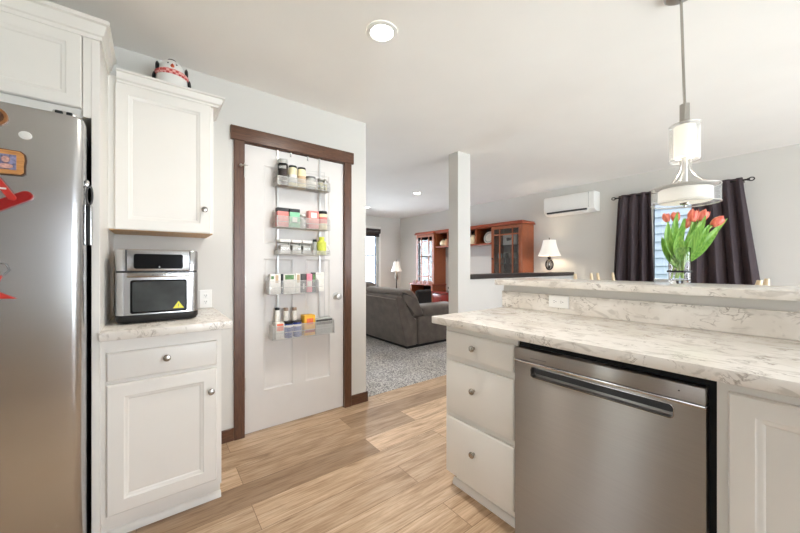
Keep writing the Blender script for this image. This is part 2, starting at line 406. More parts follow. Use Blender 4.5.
class MB:
    def __init__(s, T=None):
        s.bm = bmesh.new(); s.T = T or ident
    def _merge(s, t, T=None):
        T = T or s.T
        mp = {}
        for v in t.verts: mp[v] = s.bm.verts.new(T(tuple(v.co)))
        for f in t.faces:
            try: s.bm.faces.new([mp[v] for v in f.verts])
            except ValueError: pass
        t.free()
    def box(s, x0, x1, y0, y1, z0, z1, bev=0.0, seg=2, rot=None, T=None):
        t = bmesh.new()
        bmesh.ops.create_cube(t, size=1)
        cx, cy, cz = (x0 + x1) / 2, (y0 + y1) / 2, (z0 + z1) / 2
        for v in t.verts:
            v.co = Vector((v.co.x * (x1 - x0), v.co.y * (y1 - y0), v.co.z * (z1 - z0)))
        if bev:
            bmesh.ops.bevel(t, geom=t.edges[:], offset=bev, segments=seg, profile=0.5, affect='EDGES')
        if rot is not None:
            for v in t.verts: v.co = rot @ v.co
        for v in t.verts: v.co += Vector((cx, cy, cz))
        s._merge(t, T); return s
    def loft(s, rings, closed=True, caps=(True, True), T=None):
        T = T or s.T
        vr = [[s.bm.verts.new(T(tuple(p))) for p in r] for r in rings]
        n = len(vr[0])
        for a, b in zip(vr, vr[1:]):
            for i in range(n if closed else n - 1):
                j = (i + 1) % n
                try: s.bm.faces.new([a[i], a[j], b[j], b[i]])
                except ValueError: pass
        if closed and caps[0] and n > 2: s.bm.faces.new(vr[0])
        if closed and caps[1] and n > 2: s.bm.faces.new(vr[-1])
        return s
    def rects(s, rings, T=None, caps=(True, True)):
        return s.loft([[(u0, w, z0), (u1, w, z0), (u1, w, z1), (u0, w, z1)] for (u0, u1, z0, z1, w) in rings], T=T, caps=caps)
    def lathe(s, prof, c=(0, 0, 0), n=20, axis='Z', sx=1, sy=1, T=None, caps=(True, True)):
        rings = []
        for r, h in prof:
            ring = []
            for i in range(n):
                a = 2 * PI * i / n
                p, q = r * math.cos(a) * sx, r * math.sin(a) * sy
                if axis == 'Z': ring.append((c[0] + p, c[1] + q, c[2] + h))
                elif axis == 'X': ring.append((c[0] + h, c[1] + p, c[2] + q))
                else: ring.append((c[0] + p, c[1] + h, c[2] + q))
            rings.append(ring)
        return s.loft(rings, T=T, caps=caps)
    def tube(s, pts, r, n=8, closed=False, T=None):
        P = [Vector(p) for p in pts]
        k = len(P)
        rad = r if isinstance(r, (list, tuple)) else [r] * k
        rings = []
        tang = []
        for i in range(k):
            if closed: d = P[(i + 1) % k] - P[i - 1]
            else: d = P[min(i + 1, k - 1)] - P[max(i - 1, 0)]
            tang.append(d.normalized())
        up = Vector((0, 0, 1)) if abs(tang[0].z) < 0.9 else Vector((1, 0, 0))
        nrm = tang[0].cross(up).normalized()
        for i in range(k):
            nrm = (nrm - tang[i] * nrm.dot(tang[i]))
            nrm = nrm.normalized() if nrm.length > 1e-6 else tang[i].orthogonal().normalized()
            bi = tang[i].cross(nrm)
            rings.append([tuple(P[i] + (nrm * math.cos(2 * PI * j / n) + bi * math.sin(2 * PI * j / n)) * rad[i]) for j in range(n)])
        if closed:
            rings.append(rings[0])
            return s.loft(rings, T=T, caps=(False, False))
        return s.loft(rings, T=T)
    def prism(s, poly, w0, w1, T=None):
        return s.loft([[(u, w0, z) for u, z in poly], [(u, w1, z) for u, z in poly]], T=T)
    def ball(s, c, r, n=14, m=8, T=None):
        rx, ry, rz = r if isinstance(r, (tuple, list)) else (r, r, r)
        rings = []
        for i in range(m + 1):
            a = -PI / 2 + PI * i / m
            q = max(math.cos(a), 0.02)
            rings.append([(c[0] + rx * q * math.cos(2 * PI * j / n), c[1] + ry * q * math.sin(2 * PI * j / n), c[2] + rz * math.sin(a)) for j in range(n)])
        return s.loft(rings, T=T)
    def grid(s, f, nu, nv, thick=0.0, T=None):
        T = T or s.T
        V = [[s.bm.verts.new(T(tuple(f(i / nu, j / nv)))) for j in range(nv + 1)] for i in range(nu + 1)]
        for i in range(nu):
            for j in range(nv):
                s.bm.faces.new([V[i][j], V[i + 1][j], V[i + 1][j + 1], V[i][j + 1]])
        if thick: s.thick = thick
        return s
    def build(s, name, mat, parent=None, sharp=35, sub=0):
        bmesh.ops.remove_doubles(s.bm, verts=s.bm.verts[:], dist=1e-6)
        bmesh.ops.recalc_face_normals(s.bm, faces=s.bm.faces[:])
        root = Vector((0, 0, 0)); p = parent
        while p is not None:
            root += p.location; p = p.parent
        if parent is None:
            xs = [v.co.x for v in s.bm.verts]; ys = [v.co.y for v in s.bm.verts]; zs = [v.co.z for v in s.bm.verts]
            root = Vector(((min(xs) + max(xs)) / 2, (min(ys) + max(ys)) / 2, min(zs)))
        for v in s.bm.verts: v.co -= root
        for e in s.bm.edges:
            e.smooth = not (len(e.link_faces) == 2 and e.calc_face_angle(0) > R(sharp))
        for f in s.bm.faces: f.smooth = True
        me = bpy.data.meshes.new(name)
        s.bm.to_mesh(me); s.bm.free()
        me.materials.append(mat)
        o = bpy.data.objects.new(name, me)
        COL.objects.link(o)
        if parent is None: o.location = root
        else: o.parent = parent
        th = getattr(s, 'thick', 0)
        if th:
            md = o.modifiers.new('thickness', 'SOLIDIFY'); md.thickness = th; md.offset = 0
        if sub:
            md = o.modifiers.new('smooth', 'SUBSURF'); md.levels = sub; md.render_levels = sub
        return o

def thing(name, label, cat, loc=(0, 0, 0), rz=0, group=None):
    o = bpy.data.objects.new(name, None)
    o.empty_display_size = 0.1
    COL.objects.link(o); o.location = loc; o.rotation_euler = (0, 0, rz)
    o['label'] = label; o['category'] = cat
    if group: o['group'] = group
    return o
def tag(o, label, cat, group=None, kind=None):
    o['label'] = label; o['category'] = cat
    if group: o['group'] = group
    if kind: o['kind'] = kind
    return o
def struct(o):
    o['kind'] = 'structure'; return o
def dup(root, loc, rz=None, label=None):
    def cp(o, parent):
        c = o.copy(); COL.objects.link(c)
        if parent: c.parent = parent
        for ch in [x for x in bpy.data.objects if x.parent == o]: cp(ch, c)
        return c
    r = cp(root, None); r.location = loc
    if rz is not None: r.rotation_euler = (0, 0, rz)
    if label: r['label'] = label
    return r

def ins(r, d): return (r[0] + d, r[1] - d, r[2] + d, r[3] - d)
def panel_front(mb, u0, u1, z0, z1, t=0.019, fw=0.055, T=None):
    r = (u0, u1, z0, z1)
    mb.rects([r + (0,), r + (t - 0.004,), ins(r, 0.004) + (t,), ins(r, fw) + (t,), ins(r, fw + 0.005) + (t - 0.004,),
              ins(r, fw + 0.011) + (t - 0.005,), ins(r, fw + 0.018) + (t - 0.011,)], T=T)
    return mb
def slab_front(mb, u0, u1, z0, z1, t=0.019, e=0.008, T=None):
    r = (u0, u1, z0, z1)
    mb.rects([r + (0,), r + (t - 0.006,), ins(r, e * 0.5) + (t - 0.0015,), ins(r, e) + (t,)], T=T)
    return mb
def knob(parent, u, z, T, w=0.019, r=0.0155):
    mb = MB(T)
    # lathe about the outward axis
    prof = [(0.007, 0), (0.006, 0.010), (0.009, 0.015), (r, 0.019), (r, 0.023), (r * 0.8, 0.027), (r * 0.25, 0.029)]
    rings = []
    for rr, h in prof:
        rings.append([(u + rr * math.cos(2 * PI * i / 16), w + h, z + rr * math.sin(2 * PI * i / 16)) for i in range(16)])
    mb.loft(rings)
    return mb.build('knob', M['nickel'], parent)
def crown(mb, path, prof):
    """sweep profile [(out, z)] along an open plan path, outward = right of travel, mitred"""
    P = [Vector((x, y)) for x, y in path]
    rings = []
    for i, p in enumerate(P):
        ds = []
        if i > 0: ds.append((P[i] - P[i - 1]).normalized())
        if i < len(P) - 1: ds.append((P[i + 1] - P[i]).normalized())
        ns = [Vector((d.y, -d.x)) for d in ds]
        n = sum(ns, Vector((0, 0)))
        n = n / (n.length ** 2) * len(ns) if len(ns) == 2 else n
        if len(ns) == 2: n = (ns[0] + ns[1]) / (1 + ns[0].dot(ns[1]))
        rings.append([(p.x + n.x * o, p.y + n.y * o, z) for o, z in prof])
    mb.loft(rings)
    return mb

# ================================================================== the setting
H = 2.44
def wallbox(name, boxes, mat='wall'):
    mb = MB()
    for b in boxes: mb.box(*b)
    return struct(mb.build(name, M[mat]))
wallbox('floor', [(-2.51, 2.72, -1.82, 5.4, -0.1, 0)], 'floor')
c = wallbox('floor_carpet', [(-7.02, -2.51, 1.37, 5.4, -0.1, 0.008)], 'carpet')
wallbox('ceiling', [(-7.02, 2.72, -1.82, 5.4, H, H + 0.1)], 'ceil')
XW = -2.448
wallbox('wall_left', [(XW - 0.12, XW, -1.7, 0.497, 0, H), (XW - 0.12, XW, 1.283, 1.49, 0, H), (XW - 0.12, XW, 0.497, 1.283, 2.052, H)])
wallbox('wall_pantry', [(-6.9, XW - 0.12, 1.37, 1.49, 0.008, H)])
wallbox('wall_living', [(-7.02, -6.9, 1.37, 3.1, 0, H), (-7.02, -6.9, 4.57, 5.4, 0, H), (-7.02, -6.9, 3.1, 4.57, 0, 0.55), (-7.02, -6.9, 3.1, 4.57, 2.11, H)])
YF = 5.28
wallbox('wall_far', [(-6.9, -1.43, YF, YF + 0.12, 0, H), (-0.945, 2.6, YF, YF + 0.12, 0, H), (-1.43, -0.945, YF, YF + 0.12, 0, 0.985), (-1.43, -0.945, YF, YF + 0.12, 2.06, H)])
wallbox('wall_right', [(2.6, 2.72, -1.7, 0.5, 0, H), (2.6, 2.72, 2.8, 3.03, 0, H), (2.6, 2.72, 4.77, 5.28, 0, H), (2.6, 2.72, 0.5, 2.8, 2.1, H), (2.6, 2.72, 3.03, 4.77, 2.1, H)])
wallbox('wall_back', [(-2.568, -1.66, -1.82, -1.7, 0, H), (-1.02, -0.2, -1.82, -1.7, 0, H), (1.3, 2.72, -1.82, -1.7, 0, H), (-1.66, -1.02, -1.82, -1.7, 2.06, H), (-0.2, 1.3, -1.82, -1.7, 0, 1.0), (-0.2, 1.3, -1.82, -1.7, 2.1, H)])
wallbox('wall_half', [(-2.57, -2.43, 2.85, YF, 0.008, 1.036)])
wallbox('wall_post', [(-2.57, -2.43, 2.649, 2.85, 0.0, H)])
mb = MB(); mb.box(-2.60, -2.40, 2.85, YF, 1.036, 1.09, 0.004, 1)
struct(mb.build('trim_1', M['cap']))

# doorway trim, dark stained
mb = MB()
mb.box(XW, XW + 0.018, 0.438, 0.505, 0, 2.05, 0.002, 1)
mb.box(XW, XW + 0.018, 1.275, 1.339, 0, 2.05, 0.002, 1)
mb.box(XW - 0.12, XW + 0.001, 0.497, 0.506, 0, 2.052)
mb.box(XW - 0.12, XW + 0.001, 1.274, 1.283, 0, 2.052)
mb.box(XW - 0.12, XW + 0.001, 0.497, 1.283, 2.043, 2.052)
struct(mb.build('trim_2', M['brown']))
mb = MB(); mb.box(XW, XW + 0.024, 0.417, 1.358, 2.05, 2.144, 0.002, 1)
struct(mb.build('trim_3', M['brownh']))
mb = MB(); mb.box(XW, XW + 0.014, 0.277, 0.438, 0, 0.085, 0.002, 1); mb.box(XW, XW + 0.014, 1.339, 1.504, 0, 0.085, 0.002, 1); mb.box(XW - 0.12, XW + 0.014, 1.49, 1.504, 0.0, 0.085, 0.002, 1)
struct(mb.build('baseboard_left', M['brownh']))
mb = MB(); mb.box(-2.43, -2.418, 2.637, YF, 0, 0.085, 0.002, 1); mb.box(-2.582, -2.418, 2.637, 2.649, 0, 0.085, 0.002, 1)
struct(mb.build('baseboard_half', M['brown']))
mb = MB(); mb.box(-6.9, -2.582, YF - 0.012, YF, 0.008, 0.09, 0.002, 1)
struct(mb.build('baseboard_far', M['brownh']))
mb = MB(); mb.box(-6.9, -6.888, 1.49, YF, 0.008, 0.09, 0.002, 1)
struct(mb.build('baseboard_living', M['brown']))

# panel door of the pantry
dr = bpy.data.objects.new('door_1', None); COL.objects.link(dr); dr.location = (-2.475, 0.89, 0.012); struct(dr)
dr['label'] = 'white panelled pantry door in dark stained casing'; dr['category'] = 'door'
mb = MB(FX(-2.455))
u0, u1, z0, z1 = 0.509, 1.271, 0.012, 2.04
def door_face(mb, u0, u1, z0, z1, holes):
    us = sorted({u0, u1, *[h[0] for h in holes], *[h[1] for h in holes]})
    zs = sorted({z0, z1, *[h[2] for h in holes], *[h[3] for h in holes]})
    for i in range(len(us) - 1):
        for j in range(len(zs) - 1):
            cu, cz = (us[i] + us[i + 1]) / 2, (zs[j] + zs[j + 1]) / 2
            if any(h[0] < cu < h[1] and h[2] < cz < h[3] for h in holes): continue
            V = [mb.bm.verts.new(mb.T(p)) for p in ((us[i], 0, zs[j]), (us[i + 1], 0, zs[j]), (us[i + 1], 0, zs[j + 1]), (us[i], 0, zs[j + 1]))]
            mb.bm.faces.new(V)
    for h in holes:
        mb.rects([h + (0,), ins(h, 0.004) + (-0.003,), ins(h, 0.012) + (-0.008,), ins(h, 0.02) + (-0.009,)], caps=(False, True))
holes = [(0.634, 1.146, 1.353, 1.915), (0.634, 0.846, 0.29, 1.24), (0.948, 1.150, 0.29, 1.24)]
door_face(mb, u0, u1, z0, z1, holes)
mb.loft([[(u0, 0, z0), (u1, 0, z0), (u1, 0, z1), (u0, 0, z1)], [(u0, -0.035, z0), (u1, -0.035, z0), (u1, -0.035, z1), (u0, -0.035, z1)]], caps=(False, True))
mb.build('door_panel', M['doorw'], dr)
mb = MB(FX(-2.455))
def yl(prof, u, z, n=18):
    mb.loft([[(u + r * math.cos(2 * PI * i / n), w, z + r * math.sin(2 * PI * i / n)) for i in range(n)] for r, w in prof])
yl([(0.031, 0), (0.030, 0.006), (0.014, 0.010), (0.011, 0.030), (0.018, 0.036), (0.027, 0.046), (0.028, 0.056), (0.022, 0.064), (0.006, 0.067)], 1.206, 0.94)
mb.build('door_knob', M['bnickel'], dr)
for z in (1.86, 1.08, 0.36):
    mb = MB(FX(-2.455)); mb.box(0.502, 0.516, -0.002, 0.004, z - 0.045, z + 0.045, 0.001, 1)
    mb.lathe([(0.005, -0.046), (0.005, 0.046)], (0.507, 0.006, z), 10)
    mb.build('hinge', M['bnickel'], dr)
mb = MB(FX(-2.43))
mb.tube([(0.470, 0, 1.875), (0.470, 0.02, 1.875), (0.500, 0.04, 1.875), (0.515, 0.04, 1.876)], 0.004, 8)
mb.ball((0.478, 0.012, 1.877), 0.011, 10, 6)
mb.box(0.500, 0.504, 0.0, 0.012, 1.80, 1.90)
mb.build('hinge_stop', M['bnickel'], dr)

def window(name, T, u0, u1, z0, z1, depth=0.12, fr=0.04, mull=(), case=0.0, label=None, glass_w=-0.07):
    o = bpy.data.objects.new(name, None); COL.objects.link(o)
    p = T(((u0 + u1) / 2, 0, z0)); o.location = p; struct(o)
    mb = MB(T)
    for a in ((u0, u0 + fr, z0, z1), (u1 - fr, u1, z0, z1), (u0 + fr, u1 - fr, z0, z0 + fr), (u0 + fr, u1 - fr, z1 - fr, z1)):
        mb.box(a[0], a[1], glass_w - 0.03, glass_w + 0.03, a[2], a[3], 0.003, 1)
    for kind, v in mull:
        if kind == 'u': mb.box(v - 0.02, v + 0.02, glass_w - 0.02, glass_w + 0.02, z0 + fr, z1 - fr, 0.002, 1)
        else: mb.box(u0 + fr, u1 - fr, glass_w - 0.02, glass_w + 0.02, v - 0.02, v + 0.02, 0.002, 1)
    mb.build('window_frame', M['white'], o)
    mb = MB(T); mb.box(u0 + fr, u1 - fr, glass_w - 0.003, glass_w + 0.003, z0 + fr, z1 - fr); mb.build('window_pane', M['pane'], o)
    if case:
        mb = MB(T)
        for a in ((u0 - case, u0, z0 - case, z1 + case), (u1, u1 + case, z0 - case, z1 + case), (u0, u1, z0 - case, z0), (u0, u1, z1, z1 + case)):
            mb.box(a[0], a[1], 0.0, 0.016, a[2], a[3], 0.003, 1)
        mb.build('window_casing', M['white'], o)
    return o
window('window_1', FX(-6.9), 3.1, 4.57, 0.55, 2.11, mull=(('u', 3.835), ('z', 1.45)), case=0.07)
window('window_2', FN(YF), -1.43, -0.945, 0.985, 2.06, fr=0.03)
FB = lambda p: (p[0], -1.7 + p[1], p[2])
FR = lambda p: (2.6 - p[1], p[0], p[2])
window('added_window_3', FB, -0.2, 1.3, 1.0, 2.1, mull=(('u', 0.55),))  # unseen window, added to let fill light into the kitchen
window('added_door_2', FB, -1.66, -1.02, 0.0, 2.06, fr=0.1)  # unseen glazed door, added for the streak on the dishwasher
window('added_door_3', FR, 0.5, 2.8, 0.0, 2.1, fr=0.07, mull=(('u', 1.65),))  # unseen patio door, added to brighten the kitchen and its ceiling
window('added_door_4', FR, 3.03, 4.77, 0.0, 2.1, fr=0.07, mull=(('u', 3.9),))  # unseen dining door, added to bring in more fill light

# bar wall of the peninsula (painted) and the ground outside
wallbox('wall_bar', [(-1.333, 2.6, 1.909, 2.03, 0, 1.061)])
wallbox('ground', [(-30, 20, -15, 25, -0.5, -0.3)], 'stone')

# ================================================================== refrigerator, its cabinet and what sticks to it
FC = -1.838
t = thing('refrigerator_cabinet', 'tall white cabinet surround over and beside the steel refrigerator', 'cabinet', (-2.14, -0.7, 0))
mb = MB()
mb.box(XW + 0.001, FC, -0.204, -0.178, 0, 2.137, 0.0015, 1)
mb.build('side_panel', M['cab'], t)
mb = MB(); mb.box(XW + 0.001, FC, -1.20, -1.174, 0, 2.137, 0.0015, 1); mb.build('side_panel', M['cab'], t)
mb = MB(); mb.box(XW + 0.001, FC - 0.02, -1.174, -0.204, 1.80, 2.137); mb.build('cabinet_body', M['cab'], t)
mb = MB(FX(FC - 0.02)); mb.box(-0.230, -0.204, 0, 0.018, 1.80, 2.137, 0.001, 1); mb.build('filler_strip', M['cab'], t)
for a, b in ((-1.17, -0.702), (-0.698, -0.233)):
    d = panel_front(MB(FX(FC - 0.02)), a, b, 1.833, 2.133, t=0.022, fw=0.044).build('door', M['cab'], t)
    knob(d, b - 0.03 if a < -1 else a + 0.03, 1.86, FX(FC), 0.002)
mb = MB(); crown(mb, [(FC, -1.20), (FC, -0.178), (-2.134, -0.178)],
      [(0, 2.128), (0.006, 2.128), (0.008, 2.142), (0.014, 2.147), (0.018, 2.165), (0.022, 2.186), (0.032, 2.191), (0.032, 2.206), (0, 2.206)])
mb.build('crown_molding', M['cab'], t)

fr = thing('refrigerator', 'stainless steel refrigerator with magnets on its door', 'refrigerator', (-2.1, -0.67, 0))
mb = MB(); mb.box(-2.42, -1.805, -1.13, -0.224, 0.02, 1.735, 0.006, 2); mb.build('body', M['dgrey'], fr)
def door_plan(a, b):
    # plan outline of a door: bowed front with rounded long edges
    pts = [(-1.80, b)]
    for k in range(7):
        an = R(90) * k / 6
        pts.append((-1.752 + 0.032 * math.sin(an), b - 0.032 + 0.032 * math.cos(an)))
    for k in range(1, 6):
        f = k / 6; pts.append((-1.720 + 0.006 * math.sin(PI * f), b - 0.032 - (b - a - 0.064) * f))
    for k in range(7):
        an = R(90) * k / 6
        pts.append((-1.752 + 0.032 * math.cos(an), a + 0.032 - 0.032 * math.sin(an)))
    pts.append((-1.80, a))
    return pts
for a, b in ((-1.128, -0.676), (-0.668, -0.214)):
    pl = door_plan(a, b)
    mb = MB()
    cx, cy = -1.76, (a + b) / 2
    def shr(k): return [(cx + (x - cx) * k, cy + (y - cy) * (1 - (1 - k) * 0.2)) for x, y in pl]
    mb.loft([[(x, y, z) for x, y in q] for q, z in ((shr(0.93), 0.06), (pl, 0.066), (pl, 1.742), (shr(0.96), 1.752), (shr(0.85), 1.757))])
    d = mb.build('door', M['steel'], fr)
    mb = MB(); hy = b - 0.05 if a < -1 else a + 0.05
    mb.tube([(-1.715, hy, 0.75), (-1.665, hy, 0.77), (-1.665, hy, 1.55), (-1.715, hy, 1.57)], 0.011, 10); mb.build('handle', M['steel_trim'], d)
mb = MB(); mb.box(-1.80, -1.735, -0.30, -0.235, 1.756, 1.775, 0.008, 2); hc = mb.build('hinge_cover', M['bnickel'], fr)
mb = MB(); mb.box(-1.752, -1.728, -0.292, -0.270, 1.7575, 1.77, 0.004, 2); mb.box(-1.752, -1.728, -0.262, -0.244, 1.7575, 1.77, 0.004, 2); mb.build('screw_recess', M['black'], hc)
mb = MB(); mb.box(-1.82, -1.78, -1.12, -0.224, 0.0, 0.055); mb.build('kick_grille', M['black'], fr)

t = thing('hanging_holder', 'black and silver holder hanging on the right side of the refrigerator', 'holder', (-1.77, -0.212, 1.27))
mb = MB(); mb.box(-1.79, -1.752, -0.2135, -0.195, 1.27, 1.43, 0.004, 2); hb = mb.build('case', M['black'], t)
mb = MB(); mb.tube([(-1.751, -0.212, 1.272), (-1.751, -0.212, 1.428), (-1.751, -0.196, 1.428), (-1.751, -0.196, 1.272)], 0.0022, 8, True); mb.build('rim', M['steel_trim'], hb)
mb = MB(); mb.tube([(-1.765, -0.2015 + 0.0085 * math.cos(a), 1.468 + 0.038 * math.sin(a)) for a in [2 * PI * k / 20 for k in range(20)]], 0.0035, 8, True); mb.build('loop', M['dgrey'], t)
mb = MB(); mb.box(-1.785, -1.755, -0.2135, -0.203, 1.50, 1.527, 0.004, 2); mb.build('clip', M['steel_trim'], t)

FM = FX(-1.716)
def oval(mb, u, z, ru, rz, w0, w1, n=28, e=0.0025):
    mb.loft([[(u + (ru - d) * math.cos(2 * PI * i / n), w, z + (rz - d) * math.sin(2 * PI * i / n)) for i in range(n)] for w, d in ((w0, 0), (w1 - e, 0), (w1, e))])
t = thing('oval_magnet', 'small white oval magnet near the top of the refrigerator door', 'magnet', (-1.716, -0.361, 1.635))
mb = MB(FM); oval(mb, -0.361, 1.651, 0.0165, 0.0145, 0, 0.006); mb.build('base', M['plastic'], t)
mb = MB(FM); oval(mb, -0.361, 1.651, 0.012, 0.0105, 0.006, 0.0075); mb.build('face', M['white'], t)
t = thing('photo_frame_magnet', 'wood-slice photo frame magnet under the white oval magnet', 'magnet', (-1.716, -0.405, 1.5))
mb = MB(FM)
blob = []
for i in range(28):
    a = 2 * PI * i / 28
    k = (abs(math.cos(a)) ** 8 + abs(math.sin(a)) ** 8) ** -0.125
    blob.append((-0.405 + 0.046 * k * math.cos(a) * (1 + 0.025 * math.sin(5 * a)), 1.548 + 0.044 * k * math.sin(a) * (1 + 0.02 * math.cos(3 * a))))
mb.loft([[(u, w, z) for u, z in blob] for w in (0, 0.009)]); mb.build('bark_edge', M['bark'], t)
mb = MB(FM); mb.loft([[(-0.405 + (u + 0.405) * 0.93, w, 1.548 + (z - 1.548) * 0.93) for u, z in blob] for w in (0.009, 0.011)]); mb.build('wood_face', M['frame_wood'], t)
mb = MB(FM); mb.box(-0.428, -0.380, 0.011, 0.0125, 1.522, 1.574, 0.0005, 1); ph = mb.build('photograph', M['photo'], t)
mb = MB(FM); oval(mb, -0.404, 1.556, 0.011, 0.012, 0.0125, 0.0135); oval(mb, -0.404, 1.533, 0.018, 0.010, 0.0125, 0.0135); mb.build('figure', M['skin'], ph)
t = thing('round_magnet', 'round brown magnet with dark centre at the left edge of the photo', 'magnet', (-1.716, -0.432, 1.66))
mb = MB(FM); oval(mb, -0.432, 1.700, 0.032, 0.032, 0, 0.010); mb.build('rim', wood('walnut_rim', (120, 76, 44), (170, 116, 70), (30, 3, 30), 0.4), t)
mb = MB(FM); oval(mb, -0.432, 1.700, 0.024, 0.024, 0.010, 0.0115); mb.build('face', M['bark'], t)
mb = MB(FM); oval(mb, -0.428, 1.700, 0.009, 0.013, 0.0115, 0.013); mb.build('figure', M['skin'], t)
def bar(mb, a, b, r, w0, w1):
    (u0, z0), (u1, z1) = a, b
    an = math.atan2(z1 - z0, u1 - u0); pts = []
    for k in range(9): pts.append((u1 + r * math.cos(an - PI / 2 + PI * k / 8), z1 + r * math.sin(an - PI / 2 + PI * k / 8)))
    for k in range(9): pts.append((u0 + r * math.cos(an + PI / 2 + PI * k / 8), z0 + r * math.sin(an + PI / 2 + PI * k / 8)))
    c_ = ((u0 + u1) / 2, (z0 + z1) / 2)
    mb.loft([[(c_[0] + (u - c_[0]) * k, w, c_[1] + (z - c_[1]) * k) for u, z in pts] for w, k in ((w0, 1), (w1 - 0.003, 1), (w1, 0.96))])
t = thing('pocket_knife_magnet', 'dark red magnet of two crossing rounded bars on the refrigerator door', 'magnet', (-1.716, -0.39, 1.38))
mb = MB(FM); bar(mb, (-0.45, 1.376), (-0.358, 1.437), 0.017, 0, 0.012); mb.build('handle', M['red'], t)
mb = MB(FM); bar(mb, (-0.428, 1.49), (-0.389, 1.425), 0.010, 0.012, 0.022); bl = mb.build('blade', M['redl'], t)
mb = MB(FM); mb.box(-0.420, -0.400, 0.022, 0.024, 1.450, 1.456, 0.0005, 1); mb.build('band', M['plastic'], bl)
t = thing('star_magnet', 'bright red pointed star magnet with a grey wire, lowest on the refrigerator door', 'magnet', (-1.716, -0.43, 1.04))
mb = MB(FM)
st = []
for i in range(10):
    a = R(18) + PI * i / 5
    rr = 0.078 if i % 2 == 0 else 0.026
    st.append((-0.455 + rr * math.cos(a), 1.098 + rr * math.sin(a)))
st = [(-0.455 + (u + 0.455) * math.cos(-0.62) - (z - 1.098) * math.sin(-0.62), 1.098 + (u + 0.455) * math.sin(-0.62) + (z - 1.098) * math.cos(-0.62)) for u, z in st]
mb.loft([[(-0.455 + (u + 0.455) * k, w, 1.098 + (z - 1.098) * k) for u, z in st] for w, k in ((0, 1), (0.006, 1), (0.018, 0.1))]); mb.build('star', M['redl'], t)
mb = MB(FM); mb.tube([(-0.425, 0.005, 1.14), (-0.398, 0.006, 1.175), (-0.405, 0.006, 1.195), (-0.425, 0.006, 1.20), (-0.44, 0.005, 1.19)], 0.002, 6); mb.build('wire_hook', M['grey'], t)

# ================================================================== left base cabinet, counter, upper cabinet
t = thing('base_cabinet', 'white base cabinet with one drawer and one door under the toaster oven', 'cabinet', (-2.14, 0.05, 0))
mb = MB(); mb.box(XW, FC - 0.02, -0.178, 0.276, 0.088, 0.876); mb.box(XW, FC - 0.075, -0.178, 0.276, 0, 0.088); mb.build('cabinet_body', M['cab'], t)
mb = MB(); mb.box(FC - 0.075, FC - 0.062, -0.178, 0.276, 0, 0.088); mb.prism([(0, 0)] + [(0.016 * math.cos(R(90) * k / 5), 0.03 * math.sin(R(90) * k / 5)) for k in range(6)], -0.178, 0.279, T=lambda p: (FC - 0.062 + p[0], p[1], p[2])); mb.build('toe_kick', M['cab'], t)
d = slab_front(MB(FX(FC - 0.02)), -0.158, 0.254, 0.696, 0.816).build('drawer', M['cab'], t)
knob(d, 0.050, 0.768, FX(FC), -0.001)
d = panel_front(MB(FX(FC - 0.02)), -0.158, 0.254, 0.122, 0.680, fw=0.056).build('door', M['cab'], t)
knob(d, 0.227, 0.572, FX(FC), -0.001)
mb = MB(); mb.box(XW, -1.80, -0.178, 0.318, 0.876, 0.914, 0.003, 2)
tag(mb.build('countertop', M['quartz']), 'short white quartz countertop under the toaster oven', 'countertop')

FU = -2.118
t = thing('upper_cabinet', 'white upper cabinet hanging above the toaster oven', 'cabinet', (-2.28, 0.05, 1.37))
mb = MB(); mb.box(XW, FU - 0.02, -0.178, 0.277, 1.374, 2.134); mb.build('cabinet_body', M['cab'], t)
mb = MB(); mb.box(XW + 0.003, FU - 0.021, -0.174, 0.273, 1.369, 1.374); mb.build('underside', M['under'], t)
d = panel_front(MB(FX(FU - 0.02)), -0.152, 0.262, 1.372, 2.10, fw=0.052).build('door', M['cab'], t)
knob(d, 0.229, 1.504, FX(FU), -0.001)
mb = MB(); crown(mb, [(FU - 0.02, -0.144), (FU - 0.02, 0.277), (XW, 0.277)],
      [(0, 2.098), (0.022, 2.098), (0.024, 2.108), (0.034, 2.114), (0.040, 2.128), (0.043, 2.142), (0.052, 2.145), (0.052, 2.154), (0, 2.154)])
mb.build('crown_molding', M['cab'], t)

# wall outlet beside the oven
def outlet(name, T, u, z, label, horiz=False):
    t = thing(name, label, 'outlet', T((u, 0, z)))
    a, b = (0.0585, 0.036) if horiz else (0.036, 0.0585)
    mb = MB(T); r = (u - a, u + a, z - b, z + b)
    mb.rects([r + (0,), r + (0.003,), ins(r, 0.003) + (0.006,)]); mb.build('cover_plate', M['plastic'], t)
    for s in (-1, 1):
        cu, cz = (u + s * 0.02, z) if horiz else (u, z + s * 0.02)
        mb = MB(T); mb.box(cu - 0.014, cu + 0.014, 0.006, 0.0075, cz - 0.014, cz + 0.014, 0.0005, 1)
        k = mb.build('socket', M['plastic'], t)
        mb = MB(T)
        if horiz:
            mb.box(cu - 0.007, cu - 0.001, 0.0075, 0.0082, cz + 0.004, cz + 0.0062); mb.box(cu - 0.007, cu - 0.001, 0.0075, 0.0082, cz - 0.0062, cz - 0.004); mb.box(cu + 0.005, cu + 0.009, 0.0075, 0.0082, cz - 0.002, cz + 0.002)
        else:
            mb.box(cu - 0.0062, cu - 0.004, 0.0075, 0.0082, cz - 0.001, cz + 0.007); mb.box(cu + 0.004, cu + 0.0062, 0.0075, 0.0082, cz - 0.001, cz + 0.007); mb.box(cu - 0.002, cu + 0.002, 0.0075, 0.0082, cz - 0.009, cz - 0.005)
        mb.build('slots', M['dgrey'], k)
    return t
outlet('outlet', FX(XW), 0.272, 0.974, 'white wall outlet beside the toaster oven')
outlet('outlet', FN(1.888), -0.946, 0.979, 'white outlet lying sideways in the quartz backsplash', True)

